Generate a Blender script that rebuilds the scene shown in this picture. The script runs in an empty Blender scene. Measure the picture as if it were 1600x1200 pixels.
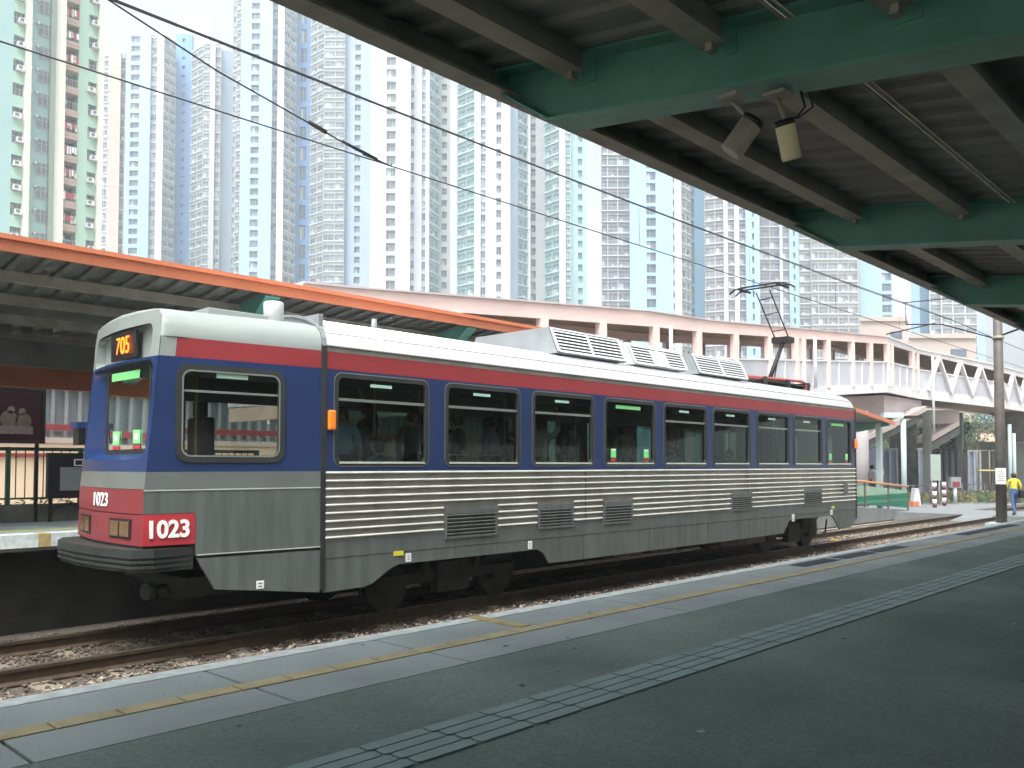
import bpy, bmesh, math, random
from mathutils import Vector, Matrix
R = random.Random(7)
sc = bpy.context.scene
COL = sc.collection
# ------------------------------------------------------------ camera
F = 1350.0; PITCH = math.atan(49.0/F); HEAD = math.radians(43.345); H = 1.97
cam = bpy.data.objects.new('camera', bpy.data.cameras.new('camera')); COL.objects.link(cam)
cam.location = (0, 0, H)
cam.rotation_euler = (math.pi/2+PITCH, 0, HEAD-math.pi/2)
cam.data.sensor_width = 36.0; cam.data.lens = 36.0*F/1600.0
cam.data.shift_y = 78.0/1600.0
cam.data.clip_start = 0.05; cam.data.clip_end = 3000
sc.camera = cam
# ------------------------------------------------------------ sky and sun
SUN_EL = math.radians(62); SUN_AZ = math.radians(202)      # azimuth of the sun, measured from +X towards +Y
w = bpy.data.worlds.new("World"); sc.world = w; w.use_nodes = True
nt = w.node_tree; bg = nt.nodes['Background']
sky = nt.nodes.new('ShaderNodeTexSky'); sky.sky_type = 'NISHITA'; sky.sun_disc = False
sky.sun_elevation = SUN_EL; sky.sun_rotation = math.pi/2-SUN_AZ
sky.dust_density = 10.0; sky.air_density = 1.0; sky.ozone_density = 1.0
hsv = nt.nodes.new('ShaderNodeHueSaturation'); hsv.inputs['Saturation'].default_value = 0.12
nt.links.new(sky.outputs[0], hsv.inputs['Color']); nt.links.new(hsv.outputs[0], bg.inputs[0]); bg.inputs[1].default_value = 0.15
sl = bpy.data.lights.new('sun', 'SUN'); sl.energy = 1.1; sl.angle = math.radians(14); sl.color = (1, 1, .97)
so = bpy.data.objects.new('sun', sl); COL.objects.link(so)
sd = Vector((math.cos(SUN_EL)*math.cos(SUN_AZ), math.cos(SUN_EL)*math.sin(SUN_AZ), math.sin(SUN_EL)))
so.rotation_euler = sd.to_track_quat('Z', 'Y').to_euler(); so.location = (0, 0, 60)
sc.view_settings.view_transform = 'Standard'; sc.view_settings.look = 'None'
sc.view_settings.exposure = 1.25; sc.view_settings.gamma = 1.0
sc.cycles.max_bounces = 8; sc.cycles.transparent_max_bounces = 16; sc.cycles.volume_bounces = 1
# ------------------------------------------------------------ materials
def mat(name, col, rough=.6, metal=0., var=.12, scale=3., bump=0., bscale=40., spec=.5, emit=0, stretch=None, col2=None, v2=.5):
    m = bpy.data.materials.new(name); m.use_nodes = True; n = m.node_tree; b = n.nodes['Principled BSDF']
    b.inputs['Roughness'].default_value = rough; b.inputs['Metallic'].default_value = metal
    b.inputs['Specular IOR Level'].default_value = spec
    tc = n.nodes.new('ShaderNodeTexCoord'); src = tc.outputs['Object']
    if stretch:
        mp = n.nodes.new('ShaderNodeMapping'); mp.inputs['Scale'].default_value = stretch
        n.links.new(src, mp.inputs[0]); src = mp.outputs[0]
    nz = n.nodes.new('ShaderNodeTexNoise'); nz.inputs['Scale'].default_value = scale; nz.inputs['Detail'].default_value = 5
    n.links.new(src, nz.inputs['Vector'])
    cr = n.nodes.new('ShaderNodeValToRGB'); c = Vector(col[:3])
    lo = c*(1-var); hi = c*(1+var) if col2 is None else Vector(col2)
    cr.color_ramp.elements[0].position = .3; cr.color_ramp.elements[1].position = .7
    cr.color_ramp.elements[0].color = (*lo, 1); cr.color_ramp.elements[1].color = (*[min(1, x) for x in hi], 1)
    n.links.new(nz.outputs['Fac'], cr.inputs[0]); n.links.new(cr.outputs[0], b.inputs['Base Color'])
    if emit:
        b.inputs['Emission Color'].default_value = (*col[:3], 1); b.inputs['Emission Strength'].default_value = emit
    if bump:
        n2 = n.nodes.new('ShaderNodeTexNoise'); n2.inputs['Scale'].default_value = bscale; n2.inputs['Detail'].default_value = 4
        n.links.new(src, n2.inputs['Vector'])
        bp = n.nodes.new('ShaderNodeBump'); bp.inputs['Strength'].default_value = bump; bp.inputs['Distance'].default_value = .02
        n.links.new(n2.outputs['Fac'], bp.inputs['Height']); n.links.new(bp.outputs[0], b.inputs['Normal'])
    return m
def glassmat(name, tint, refl=.12, rough=.03):
    m = bpy.data.materials.new(name); m.use_nodes = True; n = m.node_tree
    for x in list(n.nodes): n.nodes.remove(x)
    out = n.nodes.new('ShaderNodeOutputMaterial'); t = n.nodes.new('ShaderNodeBsdfTransparent'); t.inputs[0].default_value = (*tint, 1)
    g = n.nodes.new('ShaderNodeBsdfGlossy'); g.inputs['Roughness'].default_value = rough; g.inputs[0].default_value = (.9, 1, .95, 1)
    lw = n.nodes.new('ShaderNodeFresnel'); lw.inputs[0].default_value = 1.45
    nz = n.nodes.new('ShaderNodeTexNoise'); nz.inputs['Scale'].default_value = 1.5
    mx = n.nodes.new('ShaderNodeMixShader'); n.links.new(lw.outputs[0], mx.inputs[0])
    bp = n.nodes.new('ShaderNodeBump'); bp.inputs['Strength'].default_value = .05; n.links.new(nz.outputs[0], bp.inputs['Height']); n.links.new(bp.outputs[0], g.inputs['Normal'])
    n.links.new(t.outputs[0], mx.inputs[1]); n.links.new(g.outputs[0], mx.inputs[2]); n.links.new(mx.outputs[0], out.inputs[0])
    return m
M = {}
M['asphalt'] = mat('asphalt', (.085, .155, .140), .66, var=.25, scale=.9, bump=.35, bscale=160, col2=(.18, .25, .22))
_n = M['asphalt'].node_tree; _b = _n.nodes['Principled BSDF']; _l = _b.inputs['Base Color'].links[0].from_socket
_t = _n.nodes.new('ShaderNodeTexCoord'); _z = _n.nodes.new('ShaderNodeTexNoise'); _z.inputs['Scale'].default_value = 55; _z.inputs['Detail'].default_value = 3; _n.links.new(_t.outputs['Object'], _z.inputs[0])
_x = _n.nodes.new('ShaderNodeMapRange'); _x.inputs[1].default_value = .3; _x.inputs[2].default_value = .7; _x.inputs[3].default_value = .78; _x.inputs[4].default_value = 1.22; _n.links.new(_z.outputs[0], _x.inputs[0])
_v = _n.nodes.new('ShaderNodeVectorMath'); _v.operation = 'SCALE'; _n.links.new(_l, _v.inputs[0]); _n.links.new(_x.outputs[0], _v.inputs['Scale']); _n.links.new(_v.outputs[0], _b.inputs['Base Color'])
M['concrete'] = mat('concrete', (.31, .36, .365), .8, var=.17, scale=1.7, bump=.25, bscale=90)
M['concrete_dark'] = mat('concrete_dark', (.09, .09, .08), .9, var=.35, scale=2.5, bump=.4, bscale=25)
M['white_paint'] = mat('white_paint', (.62, .68, .67), .6, var=.22, scale=14)
M['yellow_paint'] = mat('yellow_paint', (.42, .34, .14), .7, var=.2, scale=12)
M['tan_tile'] = mat('tan_tile', (.42, .36, .20), .7, var=.18, scale=9)
M['tactile'] = mat('tactile', (.13, .225, .215), .5, var=.2, scale=5)
M['joint'] = mat('joint', (.06, .06, .06), .9)
M['grate'] = mat('grate', (.05, .055, .07), .5, .6)
M['ground'] = mat('ground', (.36, .31, .25), .95, var=.35, scale=.9, bump=.6, bscale=15)
M['ballast'] = mat('ballast', (.075, .06, .045), .95, var=.6, scale=24, bump=1., bscale=30)
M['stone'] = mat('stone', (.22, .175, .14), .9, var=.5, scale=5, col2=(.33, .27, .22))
M['stone_shaded'] = mat('stone_shaded', (.07, .055, .04), .9, var=.5, scale=5, col2=(.13, .10, .075))  # dark copy of the stone colour, paints the shade around the tram
M['rail'] = mat('rail', (.085, .06, .04), .6, .5, var=.3, scale=6)
M['railhead'] = mat('railhead', (.35, .32, .28), .35, .9)
M['sleeper'] = mat('sleeper', (.17, .15, .11), .9, var=.25, scale=5)
M['ybox'] = mat('ybox', (.6, .36, .08), .6)
M['green_steel'] = mat('green_steel', (.095, .27, .22), .45, var=.12, scale=3, bump=.05)
M['grey_steel'] = mat('grey_steel', (.27, .26, .22), .5, var=.2, scale=4)
M['deck'] = mat('deck', (.19, .19, .175), .55, var=.18, scale=1.6)
M['dark_steel'] = mat('dark_steel', (.02, .02, .02), .6, .3, var=.3)
M['orange'] = mat('orange', (.55, .165, .075), .45, var=.08, scale=1.5)
M['orange2'] = mat('orange2', (.66, .30, .10), .5)
M['rust'] = mat('rust', (.13, .085, .06), .7, var=.35, scale=3)
M['pole_grey'] = mat('pole_grey', (.10, .09, .08), .6, .1, var=.25, scale=3)
M['fgreen'] = mat('fgreen', (.02, .09, .05), .5)
M['maroon'] = mat('maroon', (.10, .02, .035), .5)
M['shaded_wall'] = mat('shaded_wall', (.03, .028, .024), .95, var=.4, scale=3, bump=.3)  # near-black colour stands in for shade below the platform overhang
M['band'] = mat('band', (.17, .19, .18), .4, .3, var=.12, scale=2)
M['pave'] = mat('pave', (.16, .175, .18), .8, var=.15, scale=1.5, bump=.2, bscale=30)
M['podium'] = mat('podium', (.40, .34, .31), .8, var=.06, scale=.3)
M['colgrey'] = mat('colgrey', (.30, .28, .28), .8, var=.12, scale=1)
M['bumper'] = mat('bumper', (.035, .04, .036), .5, .2, var=.25)
M['black'] = mat('black', (.012, .012, .013), .45, var=.2)
M['rubber'] = mat('rubber', (.02, .024, .022), .6, var=.2)
M['silver'] = mat('silver', (.34, .38, .36), .34, .35, var=.07, scale=1.5, stretch=(1, 1, 4))
M['skirt'] = mat('skirt', (.125, .145, .135), .42, .25, var=.20, scale=3.0, stretch=(3, 3, .35))
M['steel'] = mat('steel', (.30, .285, .25), .42, .7, var=.22, scale=1.6, stretch=(1.5, 1, .6))
M['rib'] = mat('rib', (.72, .74, .66), .36, .6, var=.18, scale=2.2, stretch=(1.5, 1, .5))
M['roofsteel'] = mat('roofsteel', (.80, .80, .82), .33, .55, var=.06, scale=1.2, stretch=(.3, 4, 4))
M['blue'] = mat('blue', (.013, .032, .105), .32, .0, var=.1, scale=1.2)
M['red'] = mat('red', (.27, .03, .035), .4, var=.08, scale=1.5)
M['redpanel'] = mat('redpanel', (.42, .035, .045), .4, var=.07, scale=3)
M['redfront'] = mat('redfront', (.20, .028, .034), .45, var=.1, scale=3)
M['wframe'] = mat('wframe', (.30, .33, .30), .35, .6)
M['sill'] = mat('sill', (.70, .78, .66), .3, .5)
M['label'] = mat('label', (.55, .85, .70), .5, var=.03)
M['label_green'] = mat('label_green', (.22, .72, .25), .5, var=.03)
M['label_white'] = mat('label_white', (.8, .83, .8), .5, var=.02)
M['label_yellow'] = mat('label_yellow', (.62, .62, .05), .5, var=.1)
M['amber'] = mat('amber', (.85, .22, .02), .25, var=.1)
M['amber_lens'] = mat('amber_lens', (.14, .075, .03), .2, var=.3, scale=20)
M['led'] = mat('led', (1., .13, .01), .5, var=0, emit=2.2)
M['white_text'] = mat('white_text', (.85, .85, .83), .5, var=.02)
M['interior'] = mat('interior', (.16, .165, .15), .7)
M['int_floor'] = mat('int_floor', (.08, .08, .08), .7)
M['seat_red'] = mat('seat_red', (.25, .03, .03), .6)
M['yellow_pole'] = mat('yellow_pole', (.55, .40, .05), .4)
M['louvre'] = mat('louvre', (.78, .80, .80), .4, .3, var=.05)
M['acgrey'] = mat('acgrey', (.24, .26, .27), .5, .2, var=.12)
M['acwhite'] = mat('acwhite', (.55, .56, .57), .5, .1, var=.1)
M['red_tube'] = mat('red_tube', (.30, .06, .05), .5)
M['pink'] = mat('pink', (.84, .64, .59), .7, var=.06, scale=.7)
M['pinkgrey'] = mat('pinkgrey', (.52, .46, .47), .7, var=.08, scale=.7)
M['bridge_white'] = mat('bridge_white', (.68, .67, .68), .6, var=.05, scale=.7)
M['bridge_panel'] = mat('bridge_panel', (.52, .53, .58), .35, .2, var=.12, scale=.8)
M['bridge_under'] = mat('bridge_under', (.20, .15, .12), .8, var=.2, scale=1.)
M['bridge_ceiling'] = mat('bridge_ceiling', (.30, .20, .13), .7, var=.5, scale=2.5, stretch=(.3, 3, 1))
M['beige'] = mat('beige', (.62, .50, .36), .8, var=.06, scale=.5)
M['lilac'] = mat('lilac', (.48, .47, .52), .8, var=.05, scale=.5)
M['leaf'] = mat('leaf', (.035, .075, .03), .7, var=.5, scale=1.5)
M['leaf2'] = mat('leaf2', (.07, .11, .05), .7, var=.5, scale=1.5)
M['leaf_y'] = mat('leaf_y', (.17, .15, .07), .7, var=.5, scale=6)
M['trunk'] = mat('trunk', (.09, .065, .045), .9, var=.3)
M['bluegrey'] = mat('bluegrey', (.14, .17, .24), .6, var=.2, scale=1)
M['hoard'] = mat('hoard', (.06, .07, .06), .6, var=.3, scale=1)
M['palegreen'] = mat('palegreen', (.28, .33, .29), .6, var=.05)
M['lampwhite'] = mat('lampwhite', (.42, .53, .55), .45, var=.05)
M['skin'] = mat('skin', (.48, .28, .19), .55, var=.05)
M['hair'] = mat('hair', (.012, .01, .01), .6)
M['poster_back'] = mat('poster_back', (.05, .012, .02), .25, var=.3, scale=1.5)
M['pstr1'] = mat('pstr1', (.16, .12, .10), .4); M['pstr2'] = mat('pstr2', (.22, .18, .17), .4)
M['cyl'] = mat('cyl', (.60, .56, .33), .5, var=.08)
M['glass'] = glassmat('glass', (.50, .58, .53))
M['glass_far'] = glassmat('glass_far', (.10, .14, .12))
M['glass_clear'] = glassmat('glass_clear', (.42, .52, .44))
M['glass_green'] = glassmat('glass_green', (.16, .48, .34))
_n = M['glass_green'].node_tree; _o = [x for x in _n.nodes if x.type == 'OUTPUT_MATERIAL'][0]; _d = _n.nodes.new('ShaderNodeBsdfDiffuse'); _d.inputs[0].default_value = (.04, .22, .14, 1)
_m = _n.nodes.new('ShaderNodeMixShader'); _m.inputs[0].default_value = .72; _n.links.new(_o.inputs[0].links[0].from_socket, _m.inputs[1]); _n.links.new(_d.outputs[0], _m.inputs[2]); _n.links.new(_m.outputs[0], _o.inputs[0])
def tm(n, c, **k):
    M[n] = mat(n, c, .75, var=.05, scale=.08, **k); return n
tm('t_paleblue', (0.270, 0.420, 0.620)); tm('t_white', (0.520, 0.610, 0.660)); tm('t_cream', (0.360, 0.380, 0.380)); tm('t_blue', (0.120, 0.260, 0.500))
tm('t_bluegrey', (0.280, 0.360, 0.460)); tm('t_teal', (0.240, 0.360, 0.380)); tm('t_brown', (0.260, 0.235, 0.250)); tm('t_ltblue', (0.260, 0.440, 0.620))
tm('t_green', (0.300, 0.450, 0.380)); tm('t_green2', (0.270, 0.420, 0.420)); tm('t_peach', (0.400, 0.310, 0.270)); tm('t_lilac', (0.480, 0.500, 0.580))
tm('t_bluedark', (0.13, 0.27, 0.38)); tm('t_fin', (0.520, 0.540, 0.470)); tm('t_pillar', (0.24, 0.30, 0.26)); tm('t_pale', (0.53, 0.60, 0.65))
tm('t_beige', (0.300, 0.295, 0.290)); tm('t_dark', (0.07, 0.09, 0.13))
M['w_dark'] = mat('w_dark', (.09, .12, .15), .25, var=.5, scale=.35)
M['w_grey'] = mat('w_grey', (.15, .18, .20), .25, var=.5, scale=.35)
M['w_teal'] = mat('w_teal', (.16, .27, .27), .25, var=.45, scale=.35)
M['w_brown'] = mat('w_brown', (.17, .17, .19), .3, var=.4, scale=.35)
M['w_frame'] = mat('w_frame', (.40, .42, .42), .6)
M['laundry'] = mat('laundry', (.12, .14, .3), .8, var=1., scale=2., col2=(.7, .65, .6))
# ------------------------------------------------------------ mesh helpers
class MB:
    def __init__(s): s.v = []; s.f = []; s.m = []; s.sm = []
    def face(s, pts, mi=0, smooth=False):
        b = len(s.v); s.v += [tuple(p) for p in pts]; s.f.append(tuple(range(b, b+len(pts)))); s.m.append(mi); s.sm.append(smooth)
    def box(s, x0, x1, y0, y1, z0, z1, mi=0):
        s.obox(Vector(((x0+x1)/2, (y0+y1)/2, (z0+z1)/2)), Vector((abs(x1-x0)/2, 0, 0)), Vector((0, abs(y1-y0)/2, 0)), Vector((0, 0, abs(z1-z0)/2)), mi)
    def obox(s, c, a, b_, c_, mi=0):
        c = Vector(c); a = Vector(a); b_ = Vector(b_); c_ = Vector(c_)
        b = len(s.v)
        for i in (-1, 1):
            for j in (-1, 1):
                for k in (-1, 1): s.v.append(tuple(c+a*i+b_*j+c_*k))
        flip = a.cross(b_).dot(c_) < 0
        for q in ((0, 1, 3, 2), (4, 6, 7, 5), (0, 4, 5, 1), (2, 3, 7, 6), (0, 2, 6, 4), (1, 5, 7, 3)):
            q = [b+i for i in q]
            if flip: q.reverse()
            s.f.append(tuple(q)); s.m.append(mi); s.sm.append(False)
    def prism(s, poly, ext, mi=0, smooth=False):   # planar polygon extruded by vector ext
        n = len(poly); b = len(s.v); e = Vector(ext)
        s.v += [tuple(p) for p in poly]+[tuple(Vector(p)+e) for p in poly]
        s.f.append(tuple(range(b+n-1, b-1, -1))); s.f.append(tuple(range(b+n, b+2*n))); s.m += [mi, mi]; s.sm += [False, False]
        for i in range(n):
            j = (i+1) % n; s.f.append((b+i, b+j, b+n+j, b+n+i)); s.m.append(mi); s.sm.append(smooth)
    def bar(s, p0, p1, w_, h_, up=(0, 0, 1), mi=0):
        p0 = Vector(p0); p1 = Vector(p1); d = (p1-p0); u = Vector(up); sd_ = d.cross(u).normalized(); u2 = sd_.cross(d).normalized()
        s.obox((p0+p1)/2, d/2, sd_*w_/2, u2*h_/2, mi)
    def tube(s, pts, r, n=8, mi=0, cap=True, smooth=True):
        pts = [Vector(p) for p in pts]; rs = r if isinstance(r, (list, tuple)) else [r]*len(pts); base = len(s.v)
        for i, p in enumerate(pts):
            d = (pts[min(i+1, len(pts)-1)]-pts[max(i-1, 0)]).normalized()
            a = d.orthogonal().normalized() if i == 0 else (pa-d*pa.dot(d)).normalized()
            pa = a; b2 = d.cross(a)
            for k in range(n):
                t = 2*math.pi*k/n; s.v.append(tuple(p+(a*math.cos(t)+b2*math.sin(t))*rs[i]))
        for i in range(len(pts)-1):
            for k in range(n):
                k2 = (k+1) % n; s.f.append((base+i*n+k, base+i*n+k2, base+(i+1)*n+k2, base+(i+1)*n+k)); s.m.append(mi); s.sm.append(smooth)
        if cap:
            s.f.append(tuple(base+k for k in range(n-1, -1, -1))); s.f.append(tuple(base+(len(pts)-1)*n+k for k in range(n))); s.m += [mi, mi]; s.sm += [False, False]
    def grid(s, rows, mi=0, smooth=True):
        b = len(s.v); nc = len(rows[0])
        for r in rows: s.v += [tuple(p) for p in r]
        for i in range(len(rows)-1):
            for j in range(nc-1):
                a = b+i*nc+j; s.f.append((a, a+1, a+nc+1, a+nc)); s.m.append(mi); s.sm.append(smooth)
    def build(s, name, mats, parent=None, loc=None, bevel=0):
        me = bpy.data.meshes.new(name)
        v = s.v
        if loc is not None: v = [(p[0]-loc[0], p[1]-loc[1], p[2]-loc[2]) for p in v]
        me.from_pydata(v, [], s.f)
        if not isinstance(mats, (list, tuple)): mats = [mats]
        for m in mats: me.materials.append(M[m] if isinstance(m, str) else m)
        for p, i, q in zip(me.polygons, s.m, s.sm): p.material_index = i; p.use_smooth = q
        me.update()
        o = bpy.data.objects.new(name, me); COL.objects.link(o)
        if loc is not None: o.location = loc
        if parent is not None:
            o.parent = parent; o.matrix_parent_inverse = Matrix.Translation(-Vector(parent.location))
        if bevel:
            b = o.modifiers.new('bevel', 'BEVEL'); b.width = bevel; b.segments = 2; b.limit_method = 'ANGLE'
        return o
def tag(o, label=None, cat=None, group=None, kind=None):
    if label: o['label'] = label
    if cat: o['category'] = cat
    if group: o['group'] = group
    if kind: o['kind'] = kind
    return o
def thing(name, loc, label, cat, group=None):
    o = bpy.data.objects.new(name, None); o.empty_display_size = .2; COL.objects.link(o); o.location = loc
    return tag(o, label, cat, group)
def copy_tree(root, loc, label, rz=None):
    c = root.copy(); COL.objects.link(c); c.location = loc
    if rz is not None: c.rotation_euler = (0, 0, rz)
    c['label'] = label
    for ch in list(root.children):
        d = ch.copy(); COL.objects.link(d); d.parent = c
    return c
CH, SH = math.cos(HEAD), math.sin(HEAD)
def gp(px, d, z=0.):      # a ground point seen in direction px of the photograph, d metres ahead
    l = (px-800)/F*d
    return Vector((CH*d+SH*l, SH*d-CH*l, z))
def text_mesh(txt, size, name, material, parent, origin, xdir, updir, depth=.004, align='CENTER', squeeze=1., bold=0.0):
    cu = bpy.data.curves.new('txt', 'FONT'); cu.body = txt; cu.size = size; cu.align_x = align; cu.align_y = 'CENTER'; cu.extrude = depth; cu.offset = bold
    to = bpy.data.objects.new('txt', cu); COL.objects.link(to)
    dg = bpy.context.evaluated_depsgraph_get(); dg.update()
    me = bpy.data.meshes.new_from_object(to.evaluated_get(dg)); bpy.data.objects.remove(to)
    x = Vector(xdir).normalized(); u = Vector(updir).normalized(); nrm = x.cross(u)
    for v in me.vertices: v.co = Vector(origin)+x*v.co.x*squeeze+u*v.co.y+nrm*v.co.z
    me.materials.clear(); me.materials.append(M[material])
    for p in me.polygons: p.material_index = 0
    o = bpy.data.objects.new(name, me); COL.objects.link(o)
    if parent is not None: o.parent = parent; o.matrix_parent_inverse = Matrix.Translation(-Vector(parent.location))
    return o
def rrect(x0, x1, z0, z1, r, n=5):   # rounded rectangle points, counter-clockwise from bottom-right corner
    pts = []
    for (cx, cz, a0) in ((x1-r, z0+r, -90), (x1-r, z1-r, 0), (x0+r, z1-r, 90), (x0+r, z0+r, 180)):
        for k in range(n+1):
            a = math.radians(a0+90*k/n); pts.append((cx+r*math.cos(a), cz+r*math.sin(a)))
    return pts
def rect_match(x0, x1, z0, z1, n=5):
    pts = []
    for (cx, cz) in ((x1, z0), (x1, z1), (x0, z1), (x0, z0)): pts += [(cx, cz)]*(n+1)
    return pts
def ring(mb, outer, inner, fn, mi=0):     # plate between two matching loops, fn maps (x,z)->3D
    n = len(outer)
    for i in range(n):
        j = (i+1) % n
        q = [fn(*outer[i]), fn(*outer[j]), fn(*inner[j]), fn(*inner[i])]
        if (Vector(q[0])-Vector(q[1])).length < 1e-6: q = [q[0], q[2], q[3]]
        mb.face(q, mi)
def reveal(mb, loop, fn0, fn1, mi=0):
    n = len(loop)
    for i in range(n):
        j = (i+1) % n
        mb.face([fn0(*loop[i]), fn0(*loop[j]), fn1(*loop[j]), fn1(*loop[i])], mi)
# ============================================================ SETTING
PZ = 1.06; EDGE = 3.73; OPZ = 1.10; OEDGE = 11.85
g = MB(); g.box(-300, 700, -300, 700, -1.2, -.35); g.build('ground', 'ground').__setitem__('kind', 'structure')
g = MB(); g.box(-30, 110, EDGE-.2, OEDGE+.3, -.345, -.17); tag(g.build('track_bed', 'ballast'), kind='structure')
# stones
g = MB()
def stone(x, y, z, s):
    b = len(g.v)
    for k in range(6):
        d = ((1, 0, 0), (-1, 0, 0), (0, 1, 0), (0, -1, 0), (0, 0, 1), (0, 0, -1))[k]; q = s*R.uniform(.6, 1.2)
        g.v.append((x+d[0]*q+R.uniform(-.2, .2)*s, y+d[1]*q+R.uniform(-.2, .2)*s, z+d[2]*q*.7))
    for q in ((0, 2, 4), (2, 1, 4), (1, 3, 4), (3, 0, 4), (2, 0, 5), (1, 2, 5), (3, 1, 5), (0, 3, 5)): g.f.append(tuple(b+i for i in q)); g.m.append((0 if (y < 8.95 or x > 21) and R.random() < .75 else R.choice((2, 2, 2, 1)))); g.sm.append(False)  # pale stones paint the lit strips, dark ones the tram and canopy shade
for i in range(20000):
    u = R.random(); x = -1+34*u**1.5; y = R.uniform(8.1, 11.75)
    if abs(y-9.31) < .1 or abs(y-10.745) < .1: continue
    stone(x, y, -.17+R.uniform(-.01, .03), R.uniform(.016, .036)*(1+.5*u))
tag(g.build('ballast_stones', ['stone', 'ballast', 'stone_shaded']), 'loose tan and grey ballast stones between the rails and the platforms', 'ballast', kind='stuff')
# rails and sleepers
def rail(y, label):
    prof = [(-.07, -.16), (.07, -.16), (.07, -.145), (.012, -.12), (.012, -.04), (.036, -.03), (.036, 0), (-.036, 0), (-.036, -.03), (-.012, -.04), (-.012, -.12), (-.07, -.145)]
    m = MB(); m.prism([(-25, y+a, b) for a, b in prof], (125, 0, 0)); m.box(-25, 100, y-.03, y+.03, .001, .004, 1)
    tag(m.build('rail', ['rail', 'railhead'], loc=(0, y, 0)), label, 'rail', 'running rails of the two tracks')
for y, l in ((4.93, 'rail of the near track closest to the near platform edge'), (6.37, 'farther rail of the near track below the near platform'), (9.31, 'rail under the near wheels of the blue and silver tram'), (10.745, 'rail under the far wheels of the tram beside the far platform')): rail(y, l)
m = MB(); m.box(-.12, .12, -1.15, 1.15, -.31, -.165); m.box(-.09, .09, -.85, -.6, -.165, -.15); m.box(-.09, .09, .6, .85, -.165, -.15)
s0 = m.build('sleeper', 'sleeper', loc=(0, 0, 0)); s0.location = (.25, 10.03, 0); tag(s0, 'concrete sleeper lying in the ballast under the tram track', 'sleeper', 'sleepers of the tram track')
for k in range(1, 75):
    c = s0.copy(); COL.objects.link(c); c.location = (.25+.7*k, 10.03, 0)
m = MB(); m.box(-.16, .16, -.14, .14, -.17, -.08); m.tube([(-.1, 0, -.08), (.1, 0, -.08)], .03)
for x, y, l in ((1.12, 8.75, 'small orange box on a sleeper end at the bottom left of the tram'), (23.4, 9.9, 'small orange box between the rails just behind the tram')):
    o = m.build('track_box', 'ybox'); o.location = (x, y, 0); tag(o, l, 'track box', 'orange boxes on the track')
# platform
m = MB(); m.box(-20, 34, -9, 2.90, -.34, PZ); plat = m.build('platform', 'asphalt'); tag(plat, kind='structure')
m = MB(); xs = [-20+.01, -2, -.93, .94, 1.87, 2.8, 4.7, 6.55, 8.4, 10.3, 12.2, 14, 16, 18.5, 21, 24, 28, 34]
for a, b in zip(xs, xs[1:]):
    m.box(a+.008, b-.008, 2.90, 3.20, -.3, PZ+.002); m.box(a+.008, b-.008, 3.30, EDGE, -.3, PZ+.002)
m.box(-20, 34, 2.92, EDGE-.02, -.34, PZ-.02, 1); m.box(-20, 34, 3.200, 3.300, -.3, PZ-.006, 0)
m.build('edge_slab', ['concrete', 'joint'], plat)
m = MB()
for a, b in zip(xs, xs[1:]): m.box(a, b, 3.63, EDGE+.012, PZ-.07, PZ+.005)
m.build('edge_line', 'white_paint', plat)
m = MB(); x = -1.0; k = 0
while x < 34:
    m.box(x, x+.225, 3.203, 3.297, PZ-.01, PZ+.006, 0); x += .235; k += 1
m.build('tan_line', ['tan_tile', 'white_paint'], plat)
m = MB(); m.box(3.57, 3.66, 3.31, EDGE+.014, PZ-.05, PZ+.0075); m.build('cross_line', 'yellow_paint', plat)
m = MB(); x = .9
while x < 32:
    for r in range(4):
        y = 2.265-r*.066; xo = x+.012*r
        m.prism([(xo, y-.021, PZ+.006), (xo+.012, y-.029, PZ+.006), (xo+.246, y-.029, PZ+.006), (xo+.258, y-.021, PZ+.006), (xo+.258, y+.021, PZ+.006), (xo+.246, y+.029, PZ+.006), (xo+.012, y+.029, PZ+.006), (xo, y+.021, PZ+.006)], (0, 0, -.0055))
    x += .27
m.build('tactile_bar', 'tactile', plat)['kind'] = 'stuff'
m = MB(); m.box(-20, 34, 2.035, 2.30, PZ-.001, PZ+.0012); m.build('tactile_base', mat('tactile_base', (.095, .165, .155), .7), plat)
for x0, x1 in ((7.45, 8.25), (8.35, 9.15), (9.25, 10.1), (12.25, 13.05), (13.15, 13.95), (14.05, 14.9)):
    m = MB(); m.box(x0, x1, 3.42, 3.58, PZ+.002, PZ+.005)
    for k in range(int((x1-x0)/.05)): m.box(x0+.01+k*.05, x0+.03+k*.05, 3.425, 3.575, PZ+.005, PZ+.008, 0)
    m.build('drain_grate', 'grate', plat)
# opposite platform
m = MB(); m.box(-20, 28, OEDGE, OEDGE+.4, OPZ-.2, OPZ); m.box(-20, 28, OEDGE+.4, 19, OPZ-.25, OPZ); m.box(-20, 28, OEDGE+.6, 19, -.34, OPZ-.25, 1); op = m.build('opposite_platform', ['concrete_dark', 'shaded_wall']); tag(op, kind='structure')  # wall set back and coloured near-black to paint the shade under the edge
m = MB(); m.box(-20, 28, OEDGE+.012, 14.4, OPZ, OPZ+.004); m.build('paving', 'concrete', op)
m = MB()
for x0 in range(-20, 28, 4):
    m.box(x0+.0, x0+3.85, OEDGE-.012, OEDGE+.22, OPZ-.16, OPZ+.007)
m.build('edge_line', 'white_paint', op)
m = MB()
for x0 in range(-20, 28, 4): m.box(x0+3.85, x0+4, OEDGE-.012, OEDGE+.22, OPZ-.16, OPZ+.007)
m.build('cross_line', 'yellow_paint', op)
m = MB(); m.box(-20, 28, 12.55, 12.66, OPZ, OPZ+.009); m.build('tan_line', 'label_yellow', op)
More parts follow.
